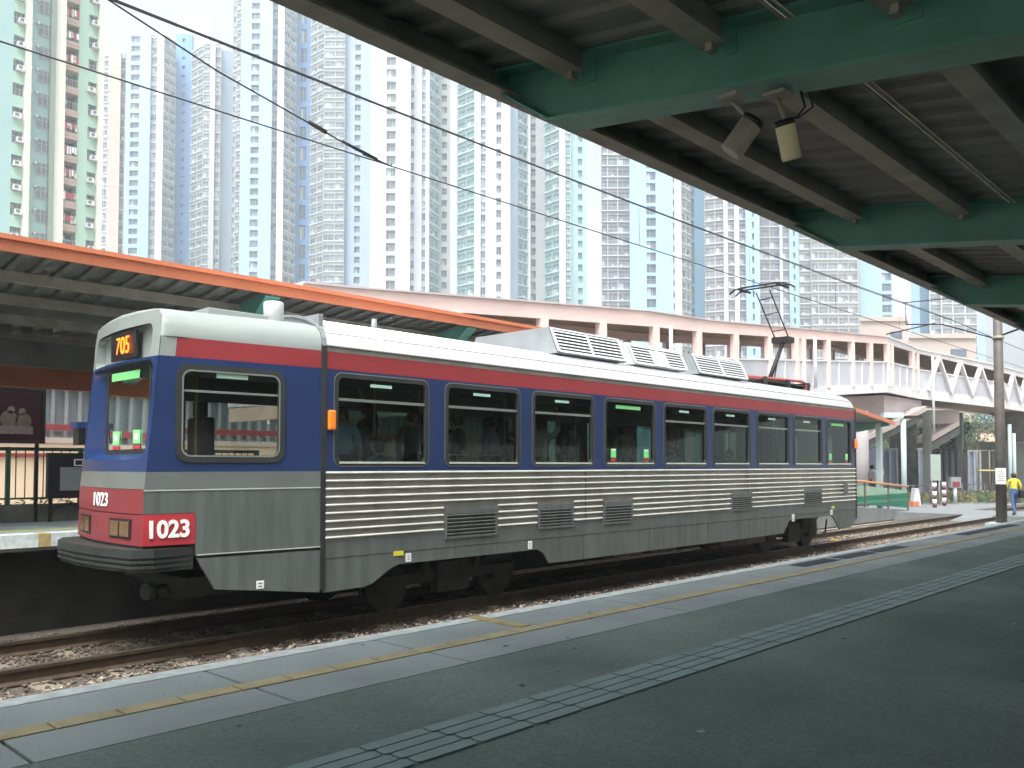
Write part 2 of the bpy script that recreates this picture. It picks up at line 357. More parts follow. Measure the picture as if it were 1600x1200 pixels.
# crossing beyond the platform end
m = MB(); m.box(37.5, 41.5, 3.2, 18, -.34, .012); m.prism([(35.6, 9.5, -.16), (37.5, 9.5, -.16), (37.5, 9.5, .012)], (0, 1.1, 0))
tag(m.build('crossing', 'pave'), kind='structure')
m = MB(); m.box(41.5, 130, 12.6, 15.4, -.34, -.2); m.box(41.5, 60, 15.4, 22, -.34, -.22); tag(m.build('path', 'pave'), kind='structure')
# ============================================================ NEAR CANOPY
can = thing('platform_canopy', (10, 4.09, 4.6), 'dark green framed canopy with ribbed metal deck overhead on the near platform', 'canopy')
def dz(y): return 4.06+.155*y
m = MB(); x = -6.0
while x < 36:      # trapezoidal ribs running across the platform
    for (a, b, h) in ((0, .17, 0), (.17, .20, 1), (.20, .27, 2), (.27, .30, 3)):
        z0 = {0: .03, 1: .03, 2: .0, 3: .0}[h]; z1 = {0: .03, 1: .0, 2: .0, 3: .03}[h]
        m.face([(x+a, -8, dz(-8)+z0), (x+a, 4.15, dz(4.15)+z0), (x+b, 4.15, dz(4.15)+z1), (x+b, -8, dz(-8)+z1)])
    x += .30
m.face([(-6, -8, dz(-8)+.09), (36, -8, dz(-8)+.09), (36, 4.15, dz(4.15)+.09), (-6, 4.15, dz(4.15)+.09)])
m.build('roof_deck', 'deck', can)
bx = [-.15, 4.3, 8.75, 13.1, 17.5, 21.9, 26.3, 30.7]
for X in bx:
    m = MB(); prof = [(4.08, dz(4.08)-.004), (4.08, 4.54), (3.62, 4.22), (-6, 4.22-.135*9.6), (-6, dz(-6)-.004)]
    m.prism([(X-.012, y, z) for y, z in prof], (.024, 0, 0))
    lo = prof[1:4]
    for (a, b) in zip(lo, lo[1:]):
        m.prism([(X-.13, a[0], a[1]), (X-.13, b[0], b[1]), (X-.13, b[0], b[1]-.02), (X-.13, a[0], a[1]-.02)], (.26, 0, 0))
    m.prism([(X-.13, 4.08, dz(4.08)-.004), (X-.13, -6, dz(-6)-.004), (X-.13, -6, dz(-6)-.024), (X-.13, 4.08, dz(4.08)-.024)], (.26, 0, 0))
    m.prism([(X-.13, 4.082, dz(4.08)), (X-.13, 4.082, 4.54), (X-.13, 4.094, 4.54), (X-.13, 4.094, dz(4.08))], (.26, 0, 0))
    m.build('beam', 'green_steel', can)
for y in (3.38, 2.40, 1.42, .44, -.54, -1.52, -2.5):
    for a, b in zip(bx, bx[1:]):
        m = MB(); z = dz(y)-.002
        m.box(a+.14, b-.14, y-.05, y+.05, z-.15, z); m.box(a+.14, b-.14, y-.075, y+.075, z-.155, z-.143); m.box(b-.2, b-.14, y-.02, y+.02, z-.2, z-.15)
        m.build('purlin', 'grey_steel', can)
m = MB(); m.box(-6, 36, 4.10, 4.13, 4.50, 4.72); m.box(-6, 36, 3.98, 4.10, 4.50, 4.52); m.box(-6, 36, 4.10, 4.20, 4.715, 4.73)
m.build('edge_beam', 'grey_steel', can)
for X in (-.15, 8.75, 17.5, 26.3):
    m = MB(); m.box(X-.15, X+.15, -3.6, -3.3, PZ, 3.4); m.build('column', 'green_steel', can)
m = MB(); m.tube([(-6, 2.05, dz(2.05)-.03), (36, 2.05, dz(2.05)-.03)], .014, 6); m.tube([(-6, 2.0, dz(2.0)-.03), (36, 2.0, dz(2.0)-.03)], .009, 6); m.build('conduit', 'grey_steel', can)
for X in bx:
    m = MB()
    for y in (3.38, 2.40, 1.42, .44):
        for sx_ in (-1, 1):
            for k in (0, 1): m.tube([(X+sx_*.012, y-.03+.06*k, dz(y)-.10), (X+sx_*.03, y-.03+.06*k, dz(y)-.10)], .011, 6)
            m.box(X+sx_*.012, X+sx_*.02, y-.07, y+.07, dz(y)-.17, dz(y)-.03)
    m.build('bolt_plate', 'green_steel', can)['kind'] = 'stuff'
m = MB()
for i in range(170):
    x = R.uniform(.8, 14); y = R.uniform(-1, 3.6); r0 = R.uniform(.004, .016)
    m.prism([(x+r0*math.cos(k*.785)*R.uniform(.8, 1.2), y+r0*math.sin(k*.785), PZ+.0022+(.001 if y > 2.9 else 0)) for k in range(8)], (0, 0, .0008), R.choice((0, 0, 1)))
m.build('gum_spots', ['joint', 'concrete'], plat)['kind'] = 'stuff'
# speakers below the beam
def speaker(name, c, axis, r, L, label, mt):
    t = thing(name, c, label, 'speaker', 'speakers hanging from the canopy beam')
    a = Vector(axis).normalized(); c = Vector(c); e0 = c-a*L/2; e1 = c+a*L/2
    m = MB(); m.tube([e0, e0+a*L*.04, e1-a*L*.06, e1], [r*.96, r, r, r*.95], 24); m.build('housing', mt, t)
    m = MB(); m.tube([e0-a*.012, e0+a*.02], r*1.02, 24); m.build('end_cap', 'black', t)
    m = MB(); top = Vector((4.3, c.y+.03, dz(c.y)-.5)); m.box(c.x-.09, c.x+.03, c.y-.02, c.y+.10, 3.955, 3.975)
    m.tube([Vector((c.x-.02, c.y+.05, 3.96)), e0+a*.03+Vector((0, .0, .04)), e0+a*.02], .012); m.build('bracket', 'grey_steel', t)
    return t
sp1 = speaker('loudspeaker', (4.36, 2.07, 3.715), (.35, -.05, -1), .052, .2, 'cream cylindrical loudspeaker hanging below the green canopy beam', 'cyl')
m = MB()
for k in (0, .03): m.tube([(4.40+k, 2.02-k, 4.0), (4.42+k, 2.0-k, 3.90), (4.38+k*.5, 2.03, 3.84), (4.33, 2.05, 3.82)], .006, 6)
m.build('cable', 'black', sp1)
speaker('loudspeaker', (4.22, 2.27, 3.75), (-.25, .55, -.8), .062, .2, 'dark grey cylindrical loudspeaker tilted away behind the cream one', 'grey_steel')
# ============================================================ OPPOSITE CANOPY
oc = thing('platform_canopy', (8, 12, 4.6), 'orange edged canopy of the opposite platform behind the tram', 'canopy')
def oz(y): return 4.72-.13*(y-11.6)
m = MB(); m.box(-8, 13.6, 11.56, 11.60, 4.56, 4.745); m.box(-8, 13.6, 11.50, 11.56, 4.70, 4.76); m.build('fascia', 'orange', oc)
m = MB(); x = -8
while x < 13.6:
    m.face([(x, 11.6, oz(11.6)-.02), (x+.2, 11.6, oz(11.6)-.02), (x+.2, 17.2, oz(17.2)-.02), (x, 17.2, oz(17.2)-.02)]); m.face([(x+.2, 11.6, oz(11.6)-.06), (x+.3, 11.6, oz(11.6)-.06), (x+.3, 17.2, oz(17.2)-.06), (x+.2, 17.2, oz(17.2)-.06)]); x += .3
m.prism([(-8, 11.6, oz(11.6)), (-8, 17.2, oz(17.2)), (-8, 17.2, oz(17.2)+.05), (-8, 11.6, oz(11.6)+.05)], (21.6, 0, 0)); m.build('roof_deck', 'deck', oc)
for X in (-6.2, -1.9, 2.6, 7.0, 11.2):
    m = MB(); prof = [(11.62, oz(11.62)-.06), (11.62, oz(11.6)-.18), (12.1, 4.20), (17.1, 3.62), (17.1, oz(17.1)-.06)]
    m.prism([(X-.02, y, z) for y, z in prof], (.04, 0, 0)); m.prism([(X-.12, y, z) for y, z in ((12.1, 4.2), (17.1, 3.62), (17.1, 3.60), (12.1, 4.18))], (.24, 0, 0)); m.prism([(X-.12, y, z) for y, z in ((11.62, 4.54), (12.1, 4.2), (12.1, 4.18), (11.62, 4.52))], (.24, 0, 0))
    m.build('beam', 'green_steel', oc)
for y in (12.6, 13.6, 14.6, 15.6):
    m = MB(); m.box(-8, 13.6, y-.05, y+.05, oz(y)-.2, oz(y)-.06); m.build('purlin', 'grey_steel', oc)
m = MB(); m.box(-8, 13.6, 17.2, 17.26, 3.38, 4.02); m.build('back_fascia', 'orange', oc)
for X in (-1.9, 7.0, 11.2):
    m = MB(); m.box(X-.15, X+.15, 15.7, 16.0, OPZ, 3.8); m.build('column', 'green_steel', oc)
m = MB(); m.box(-8, 13.6, 15.0, 15.09, 3.54, 3.95); sb = m.build('sign_band', 'concrete_dark', oc)
# ---- furniture on the opposite platform
m = MB(); m.box(-8, 20, 14.4, 14.95, OPZ, 1.36); pl = thing('planter', (6, 14.6, OPZ), 'long low concrete planter kerb along the back of the opposite platform', 'planter')
m.build('kerb', 'concrete_dark', pl)
m = MB()
for i in range(900):
    x = R.uniform(-3, 12); y = R.uniform(14.45, 14.85); z = 1.36+R.uniform(0, .1); a = R.uniform(0, 6.28); l = R.uniform(.04, .1)
    d = Vector((math.cos(a)*l, math.sin(a)*l, R.uniform(-.02, .05))); s_ = Vector((-math.sin(a), math.cos(a), .3))*.018
    c = Vector((x, y, z)); m.face([c-d, c+s_, c+d, c-s_], 0 if R.random() < .6 else 1)
o = m.build('leaves', ['leaf_y', 'leaf'], pl); o['kind'] = 'stuff'
def railing(x0, x1, y, z0, z1, label):
    t = thing('railing', (x0, y, z0), label, 'railing')
    m = MB(); m.tube([(x0, y, z1), (x1, y, z1)], .028); m.build('handrail', 'fgreen', t)
    m = MB(); m.bar((x0, y, z0+.1), (x1, y, z0+.1), .03, .03); m.build('lower_rail', 'fgreen', t)
    x = x0
    while x <= x1:
        m = MB(); m.box(x-.03, x+.03, y-.03, y+.03, z0, z1+.03); m.build('post', 'fgreen', t); x += 1.05
    m = MB(); x = x0+.13
    while x < x1: m.tube([(x, y, z0+.1), (x, y, z1)], .009, 5); x += .13
    o = m.build('bar', 'fgreen', t); o['kind'] = 'stuff'
railing(2.2, 8.5, 14.6, 1.36, 2.22, 'dark green metal railing with thin bars behind the tram front')
def board(name, x0, x1, y, z0, z1, mt, label, cat, zleg):
    t = thing(name, ((x0+x1)/2, y, zleg), label, cat)
    m = MB(); f = .045
    m.box(x0, x1, y, y+.1, z0, z0+f); m.box(x0, x1, y, y+.1, z1-f, z1); m.box(x0, x0+f, y, y+.1, z0+f, z1-f); m.box(x1-f, x1, y, y+.1, z0+f, z1-f); m.build('frame', 'black', t)
    m = MB(); m.box(x0+f, x1-f, y+.03, y+.07, z0+f, z1-f); m.build('panel', mt, t)
    for x in (x0+.08, x1-.08): m = MB(); m.box(x-.025, x+.025, y+.1, y+.14, zleg, z1-.1); m.build('leg', 'black', t)
    return t
pb = board('poster_board', 3.6, 4.72, 14.3, 2.30, 3.14, 'poster_back', 'dark red poster in a black frame showing two seated figures', 'poster', OPZ)
m = MB()
def blob2(cx, cz, rx, rz, mi): m.prism([(cx+rx*math.cos(2*math.pi*k/18), 14.325, cz+rz*math.sin(2*math.pi*k/18)) for k in range(18)], (0, .004, 0), mi)
blob2(4.22, 2.66, .12, .13, 0); blob2(4.25, 2.80, .05, .06, 1); blob2(4.42, 2.64, .11, .12, 0); blob2(4.40, 2.78, .048, .055, 1); m.box(4.08, 4.55, 14.318, 14.3225, 2.44, 2.56, 1)
m.build('poster_picture', ['pstr1', 'pstr2'], pb)
ib = board('notice_board', 4.72, 5.9, 14.15, 1.47, 2.16, 'black', 'black notice board with a grey printed panel behind the tram nose', 'notice board', OPZ)
m = MB(); m.box(4.9, 5.8, 14.165, 14.178, 1.58, 1.94); m.build('notice', 'acgrey', ib)
m = MB(); m.box(5.10, 5.24, 14.165, 14.178, 1.96, 1.975); m.box(5.10, 5.115, 14.165, 14.178, 1.975, 2.05); m.box(5.225, 5.24, 14.165, 14.178, 1.975, 2.05); m.box(5.10, 5.24, 14.165, 14.178, 2.05, 2.065); m.build('icon', 'label_white', ib)
# low building seen under the canopy
lb = thing('low_building', (8, 26, 0), 'low lilac and beige building with red bands seen under the opposite canopy', 'building')
m = MB(); m.box(-6, 30, 26, 36, -.3, 2.6, 0); m.build('lower_wall', 'beige', lb)
m = MB(); m.box(-6, 30, 25.95, 36, 2.6, 2.75); m.box(-6, 30, 25.96, 36, 4.15, 5.2); m.box(-6, 30, 26.3, 36, 2.75, 4.15); m.build('upper_wall', 'podium', lb)
m = MB(); m.box(-6, 30, 25.9, 25.95, 2.95, 3.12); m.box(-6, 30, 25.9, 25.99, 2.2, 2.3); m.build('red_band', 'redfront', lb)
m = MB(); x = -6
while x < 30: m.box(x, x+.09, 26.1, 26.3, 2.75, 4.15); x += .36
m.build('fins', 'acgrey', lb)
m = MB(); m.box(-5.9, 29.9, 26.25, 26.29, 2.9, 4.1); m.build('window', 'w_grey', lb)
# ============================================================ TRAM
TY = 8.71; TC = 10.03; FY = 11.35
X0, X1 = 5.95, 21.92
tr = thing('tram', (12, TC, 0), 'blue and silver single car tram with red stripe numbered 1023 standing at the far track', 'tram')
def B(mb, n, mt, bevel=0, parent=tr): return mb.build(n, mt, parent, bevel=bevel)
Y0 = TY+.012
side = lambda x, z: (x, TY, z)
# window band with rounded holes
starts = [6.12, 7.92, 9.69, 11.47, 13.23, 14.95, 16.74, 18.45, 20.19]; WW = 1.46; WZ0, WZ1 = 1.985, 3.07
BZ0, BZ1 = 1.90, 3.13
m = MB()
cells = []
for i, s_ in enumerate(starts):
    a = X0+.02 if i == 0 else (starts[i-1]+WW+s_)/2
    b = X1 if i == len(starts)-1 else (s_+WW+starts[i+1])/2
    cells.append((a, b, s_, s_+WW))
for a, b, x0, x1 in cells:
    o_ = rect_match(a, b, BZ0, BZ1); i_ = rrect(x0, x1, WZ0, WZ1, .09)
    ring(m, o_, i_, side); reveal(m, i_, side, lambda x, z: (x, TY+.08, z))
B(m, 'blue_band', 'blue')
m = MB()   # red stripe, steel gutter
m.box(X0+.02, X1, TY-.001, TY+.03, 3.13, 3.34); B(m, 'red_stripe', 'red')
m = MB(); m.box(X0+.02, X1, TY-.004, TY+.03, 3.34, 3.37); m.box(X0+.02, X1, TY-.02, TY+.01, 3.40, 3.415)
m.box(X0+.02, X1, TY-.001, TY+.03, 3.372, 3.398); B(m, 'gutter', 'steel')
# roof: curved with shallow ridges
def roofprof(zs=0, ys=0):
    half = [(TY+ys, 3.40), (TY+.012+ys, 3.49), (TY+.06+ys, 3.58+zs), (TY+.16+ys, 3.66+zs), (TY+.34+ys, 3.74+zs), (TY+.62, 3.81+zs), (TY+.95, 3.85+zs), (TC, 3.865+zs)]
    return half+[(2*TC-y, z) for y, z in reversed(half[:-1])]
m = MB(); rows = []
for x in (X0+.02, X1-.12, X1): 
    k = 0 if x < X1-.01 else -.04
    rows.append([(x, y+(.03 if k and y < TC else (-.03 if k else 0)), z+k) for y, z in roofprof()])
m.grid(rows, 0, True); m.face([p for p in rows[-1]]); m.face([p for p in rows[0]])
for q in range(2, 6):
    y, z = roofprof()[q]; m.tube([(X0+.03, y, z+.002), (X1-.13, y, z+.002)], .011, 5)
B(m, 'roof', 'roofsteel')
# ribbed lower side
grl = [(7.90, 8.90, .97, 1.37), (9.80, 10.62, 1.0, 1.37), (11.42, 12.22, .99, 1.37), (15.62, 16.45, 1.05, 1.40), (18.92, 19.85, 1.05, 1.42)]
m = MB(); m.box(X0+.02, X1, TY, TY+.03, 1.06, 1.90); B(m, 'lower_panel', 'steel')
for k in range(9):
    z = 1.875-k*.097; rg = [(X0+.03, X1-.02)]
    for (a, b, z0, z1) in grl:
        if z0-.03 < z < z1+.03:
            rg = [q for r_ in rg for q in ((r_[0], a-.03), (b+.03, r_[1]))] if False else rg
            new = []
            for r_ in rg:
                if r_[0] < a and r_[1] > b: new += [(r_[0], a-.03), (b+.03, r_[1])]
                else: new.append(r_)
            rg = new
    for a, b in rg:
        m = MB(); m.prism([(a, TY+.001, z+.021), (a, TY-.012, z+.018), (a, TY-.022, z+.006), (a, TY-.022, z-.002), (a, TY+.001, z-.012)], (b-a, 0, 0)); B(m, 'rib', 'rib')
for (a, b, z0, z1) in grl:
    m = MB(); f = .035
    m.box(a, b, TY-.02, TY-.003, z0, z0+f); m.box(a, b, TY-.02, TY-.003, z1-f-.03, z1); m.box(a, a+f, TY-.02, TY-.003, z0+f, z1-f-.03); m.box(b-f, b, TY-.02, TY-.003, z0+f, z1-f-.03)
    m.box(a+f, b-f, TY-.006, TY-.002, z0+f, z1-f-.03, 1)
    n = 6; hh = (z1-z0-2*f-.03)/n
    for k in range(n):
        z = z0+f+hh*(k+.5); m.obox((((a+b)/2), TY-.013, z), ((b-a)/2-f, 0, 0), (0, .009, -.012), (0, .002, .004))
    B(m, 'vent_grille', ['skirt', 'black'])
for x in (10.95, 16.30):
    m = MB(); m.box(x-.006, x+.006, TY-.004, TY, 1.06, 1.9); B(m, 'panel_seam', 'rubber')
# belt and skirt with wheel arches
m = MB(); m.box(X0+.02, X1, TY-.003, TY+.03, .86, 1.06); B(m, 'belt_panel', 'skirt')
def plate(pts, y, th, mi=0, mb=None): mb.prism([(x, y, z) for x, z in pts], (0, th, 0), mi)
seams = [9.37, 10.9, 12.76, 14.70, 16.34]
m = MB(); plate([(X0+.02, .855), (X0+.02, .46), (6.55, .465), (6.70, .50), (6.98, .66), (7.12, .70), (9.36, .70), (9.36, .855)], TY+.002, .03, mb=m); B(m, 'skirt_panel', 'skirt')
m = MB(); plate([(9.375, .855), (9.375, .70), (9.80, .70), (9.92, .64), (10.06, .47), (10.89, .47), (10.89, .855)], TY+.002, .03, mb=m); B(m, 'skirt_panel', 'skirt')
for a, b in zip(seams[1:], seams[2:]):
    m = MB(); m.box(a+.008, b-.008, TY+.002, TY+.032, .47, .855); B(m, 'skirt_panel', 'skirt')
m = MB(); plate([(16.35, .855), (16.35, .47), (17.9, .48), (18.22, .76), (20.45, .76), (20.6, .66), (20.9, .40), (21.6, .44), (X1, .62), (X1, .855)], TY+.002, .03, mb=m); B(m, 'skirt_panel', 'skirt')
m = MB(); m.box(X0-.035, X0+.035, TY-.012, TY+.05, .5, 3.42); B(m, 'joint_strip', 'rubber'); m = MB(); m.box(X1-.03, X1+.03, TY-.012, TY+.05, .62, 3.42); B(m, 'joint_strip', 'rubber')
m = MB(); m.box(X0-.01, X0+.05, TY+.1, 2*TC-TY-.1, 3.4, 3.80)
for p, q in zip(roofprof(.02), roofprof(.02)[1:]): m.bar((X0, p[0], p[1]), (X0, q[0], q[1]), .06, .03, up=(0, 0, 1))
B(m, 'roof_joint', 'acgrey')
# windows
for i, (a, b, x0, x1) in enumerate(cells):
    door = i in (3, 8)
    m = MB(); o_ = rrect(x0-.02, x1+.02, WZ0-.02, WZ1+.02, .11); i_ = rrect(x0+.035, x1-.035, WZ0+.035, WZ1-.035, .07)
    f0 = lambda x, z: (x, TY-.012, z)
    ring(m, o_, i_, f0); reveal(m, o_, lambda x, z: (x, TY+.004, z), f0); reveal(m, i_, f0, lambda x, z: (x, TY+.03, z))
    wf = B(m, 'window_frame', 'rubber')
    m = MB(); oo = rrect(x0-.032, x1+.032, WZ0-.032, WZ1+.032, .12); ring(m, oo, o_, lambda x, z: (x, TY-.006, z)); wt = B(m, 'window_trim', 'wframe', parent=wf)
    m = MB(); m.face([(x, TY+.028, z) for x, z in i_]); B(m, 'pane', 'glass', parent=wf)
    m = MB(); m.box(x0+.05, x1-.05, TY-.02, TY-.006, WZ0+.005, WZ0+.03); B(m, 'sill', 'sill', parent=wf)
    if not door:
        m = MB(); m.box(x0+.036, x1-.036, TY+.008, TY+.026, 2.755, 2.79); B(m, 'hopper_bar', 'wframe', parent=wf)
        m = MB(); c = (x0+x1)/2-.02; m.box(c-.17, c+.17, TY+.022, TY+.026, 2.95, 2.99); B(m, 'label_strip', 'label', parent=wf)
    else:
        m = MB(); c = (x0+x1)/2-.03; m.box(c-.36, c+.36, TY+.022, TY+.026, 2.93, 2.99); B(m, 'label_strip', 'label_green', parent=wf)
        for xx in (x0+.2, x1-.3):
            m = MB(); m.box(xx, xx+.14, TY+.022, TY+.026, 2.10, 2.25); m.box(xx+.015, xx+.125, TY+.02, TY+.022, 2.22, 2.24, 1); m.box(xx, xx+.12, TY+.022, TY+.026, 2.03, 2.085, 2); B(m, 'window_sticker', ['label_green', 'label_white', 'redpanel'], parent=wf)
def wframe_simple(): pass
# lamps and stickers on the side
for X, z in ((6.04, 2.51), (21.86, 2.51)):
    m = MB(); m.box(X-.05, X+.05, TY-.07, TY-.012, z-.12, z+.12); B(m, 'side_lamp', 'amber', bevel=.02)
for x0, x1, z0, z1, mt in ((7.02, 7.18, .81, .87, 'label_yellow'), (7.22, 7.31, .72, .83, 'label_white'), (9.57, 9.66, .72, .84, 'label_white'), (18.30, 18.42, .72, .88, 'label_white'), (20.35, 20.47, .78, .90, 'label_white'), (20.42, 20.58, .93, .99, 'label_yellow')):
    m = MB(); m.box(x0, x1, TY-.008, TY-.004, z0, z1); s2 = B(m, 'side_sticker', mt)
    if mt == 'label_white': m = MB(); [m.box(x0+.025, x1-.025, TY-.010, TY-.008, z0+.025+k*.025, z0+.035+k*.025) for k in range(3)]; B(m, 'print', 'grey_steel', parent=s2)
m = MB(); m.box(21.1, 21.35, TY-.03, TY-.02, 1.25, 1.55); B(m, 'hatch_panel', 'skirt')
# ---- cab
def sy(x): return TY+max(0., (X0-x))*.105
def nx(z):    # near front corner x
    if z < 1.72: return 3.89+.02*(z-1.12)
    return 3.905+.125*(z-1.72)/1.36
def fx(y, z): # front surface
    t = (y-8.92)/(11.1-8.92); return nx(z)+t*.16-.10*math.sin(math.pi*min(1, max(0, t)))
def cs(x, z, d=0.): return (x, sy(x)+d, z)
def sideplate(mb, x0, x1, z0, z1, d=0., mi=0, slopef=False, n=4):
    rows = []
    for z in (z0, z1):
        a = nx(z) if x0 is None else x0
        rows.append([cs(a+(x1-a)*k/n, z, d) for k in range(n+1)])
    mb.grid(rows, mi, False)
XC = X0-.035
m = MB(); CW = (4.24, 5.42, 2.03, 3.03)
o_ = rect_match(4.10, 5.5, 1.90, 3.13); i_ = rrect(*CW, .12); ring(m, o_, i_, lambda x, z: cs(x, z)); reveal(m, i_, lambda x, z: cs(x, z), lambda x, z: cs(x, z, .08))
for z0, z1 in ((1.90, 3.13),):
    rows = [[cs(nx(z), z), cs(4.10, z)] for z in (1.9, 2.3, 2.7, 3.13)]; m.grid(rows, 0, False)
m.grid([[cs(5.5, z), cs(XC, z)] for z in (1.9, 3.13)], 0, False)
B(m, 'cab_side_blue', 'blue')
f0 = lambda x, z: cs(x, z, -.014)
m = MB(); o_ = rrect(CW[0]-.03, CW[1]+.03, CW[2]-.03, CW[3]+.03, .14); i2 = rrect(CW[0]+.04, CW[1]-.04, CW[2]+.04, CW[3]-.04, .09)
ring(m, o_, i2, f0); reveal(m, o_, lambda x, z: cs(x, z, .003), f0); reveal(m, i2, f0, lambda x, z: cs(x, z, .03)); cwf = B(m, 'cab_window_frame', 'rubber')
m = MB(); m.face([cs(x, z, .03) for x, z in i2]); B(m, 'pane', 'glass', parent=cwf)
m = MB(); ring(m, rrect(CW[0]+.03, CW[1]-.03, CW[2]+.03, CW[3]-.03, .1), rrect(CW[0]+.048, CW[1]-.048, CW[2]+.048, CW[3]-.048, .085), lambda x, z: cs(x, z, -.017)); B(m, 'trim', 'wframe', parent=cwf)
m = MB(); m.prism([cs(CW[0]+.04, 2.76, .01), cs(CW[1]-.04, 2.76, .01), cs(CW[1]-.04, 2.785, .01), cs(CW[0]+.04, 2.785, .01)], (0, .015, 0)); B(m, 'hopper_bar', 'wframe', parent=cwf)
m = MB(); m.prism([cs(4.66, 2.93, .02), cs(5.02, 2.93, .02), cs(5.02, 2.98, .02), cs(4.66, 2.98, .02)], (0, .004, 0)); B(m, 'label_strip', 'label', parent=cwf)
m = MB(); m.grid([[cs(4.20, 3.13, -.001), cs(XC, 3.13, -.001)], [cs(4.22, 3.34, -.001), cs(XC, 3.34, -.001)]], 0, False); B(m, 'cab_red_stripe', 'red')
# silver above/below
m = MB(); m.grid([[cs(nx(3.13), 3.13), cs(4.20, 3.13)], [cs(nx(3.34), 3.34), cs(4.22, 3.34)]], 0, False); B(m, 'cab_silver_corner', 'silver')
m = MB(); m.grid([[cs(nx(1.72), 1.72), cs(XC, 1.72)], [cs(nx(1.9), 1.90), cs(XC, 1.90)]], 0, False); B(m, 'cab_silver_band', 'band')
m = MB(); m.grid([[cs(nx(z), z) for z in (1.46, 1.70)], [cs(XC, z) for z in (1.46, 1.70)]], 0, False)
m.grid([[cs(4.44, z) for z in (1.0, 1.46)], [cs(XC, z) for z in (1.0, 1.46)]], 0, False)
B(m, 'cab_lower_side', 'skirt')
m = MB(); m.prism([cs(nx(1.7), 1.70, -.006), cs(XC, 1.70, -.006), cs(XC, 1.715, -.006), cs(nx(1.7), 1.715, -.006)], (0, .02, 0)); m.prism([cs(4.46, 1.0, -.006), cs(XC, 1.0, -.006), cs(XC, 1.012, -.006), cs(4.46, 1.012, -.006)], (0, .02, 0)); B(m, 'trim_line', 'sill')
m = MB(); m.prism([cs(4.46, .965, .0), cs(4.66, .62, .0), cs(5.9, .47, 0), cs(XC, .47, 0), cs(XC, .965, .0)], (0, .03, 0)); B(m, 'cab_skirt', 'skirt')
m = MB(); m.prism([cs(4.46, .966, .012), cs(XC, .966, .012), cs(XC, .999, .012), cs(4.46, .999, .012)], (0, .02, 0)); B(m, 'skirt_gap', 'rubber')
m = MB(); m.prism([cs(nx(1.12)-.0, 1.13, -.004), cs(4.435, 1.13, -.004), cs(4.435, 1.455, -.004), cs(nx(1.4), 1.455, -.004)], (0, .03, 0)); B(m, 'number_panel', 'redpanel')
sdir = Vector((1, -.105, 0)).normalized()
text_mesh('1023', .25, 'fleet_number', 'white_text', tr, Vector(cs(4.15, 1.29, -.012)), sdir, (0, 0, 1), bold=.008, squeeze=.93)
m = MB(); m.prism([cs(5.13, .58, -.004), cs(5.22, .58, -.004), cs(5.22, .67, -.004), cs(5.13, .67, -.004)], (0, .003, 0)); s2 = B(m, 'side_sticker', 'label_white')
m = MB(); [m.prism([cs(5.15, z, -.006), cs(5.20, z, -.006), cs(5.20, z+.012, -.006), cs(5.15, z+.012, -.006)], (0, .0015, 0)) for z in (.60, .635)]; B(m, 'print', 'rust', parent=s2)
# front surface
def front(mb, z0, z1, y0, y1, d=0., ny=10, nz=2, mi=0):
    mb.grid([[(fx(y0+(y1-y0)*j/ny, z0+(z1-z0)*i/nz)-d, y0+(y1-y0)*j/ny, z0+(z1-z0)*i/nz) for j in range(ny+1)] for i in range(nz+1)], mi, True)
FA, FB = 8.925, 11.08
def gx(y, z): return 4.05+(y-9.16)*.09+.02*(z-2.1)       # glass surface
WY0, WY1, WZa, WZb = 8.99, 10.98, 2.03, 3.10
G = (9.17, 10.62, 2.13, 3.06)
m = MB(); front(m, 1.90, WZa, FA, FB); front(m, WZa, WZb, FA, WY0, ny=2, nz=5); front(m, WZa, WZb, WY1, FB, ny=2, nz=5); front(m, WZb, 3.13, FA, FB)
o_ = rrect(WY0, WY1, WZa, WZb, .14); c_ = rect_match(WY0, WY1, WZa, WZb); ring(m, c_, o_, lambda y, z: (fx(y, z), y, z))
g_ = rrect(G[0]-.03, G[1]+.03, G[2]-.03, G[3]+.03, .08); n = len(o_)
for i in range(n):
    j = (i+1) % n
    m.face([(fx(*o_[i]), *o_[i]), (fx(*o_[j]), *o_[j]), (gx(*g_[j]), *g_[j]), (gx(*g_[i]), *g_[i])], 0, True)
B(m, 'cab_front_blue', 'blue')
gi = rrect(G[0]+.02, G[1]-.02, G[2]+.02, G[3]-.02, .06)
m = MB(); ring(m, g_, gi, lambda y, z: (gx(y, z)-.008, y, z)); ws = B(m, 'windscreen_frame', 'rubber')
m = MB(); m.face([(gx(y, z), y, z) for y, z in gi]); B(m, 'windscreen', 'glass_clear', parent=ws)
m = MB(); m.box(gx(9.8, 3)-.025, gx(9.8, 3)-.02, 9.42, 10.28, 2.94, 3.03); B(m, 'label_strip', 'label_green', parent=ws)
for y in (9.42, 10.12):
    m = MB(); x = gx(y, 2.3)-.012; m.box(x, x+.004, y, y+.18, 2.21, 2.36); m.box(x-.002, x, y+.05, y+.13, 2.25, 2.32, 1); B(m, 'window_sticker', ['label_green', 'label_white'], parent=ws)
    m = MB(); m.box(x, x+.004, y, y+.18, 2.15, 2.19); B(m, 'window_sticker', 'redpanel', parent=ws)
m = MB(); front(m, 1.72, 1.90, FA, FB); B(m, 'front_silver_band', 'band')
m = MB(); front(m, 1.46, 1.715, FA, FB); front(m, 1.13, 1.45, FA, FB); B(m, 'front_red_panel', 'redfront')
m = MB(); front(m, 1.10, 1.72, FA+.02, FB, d=-.02); [m.bar((fx(y, 1.3)-.002, y, 1.14), (fx(y, 1.3)-.002, y, 1.45), .008, .008) for y in (9.72, 10.18)]; B(m, 'panel_gap', 'rubber')
fd = Vector((-(fx(10.0, 1.6)-fx(9.6, 1.6)), -.4, 0)).normalized()
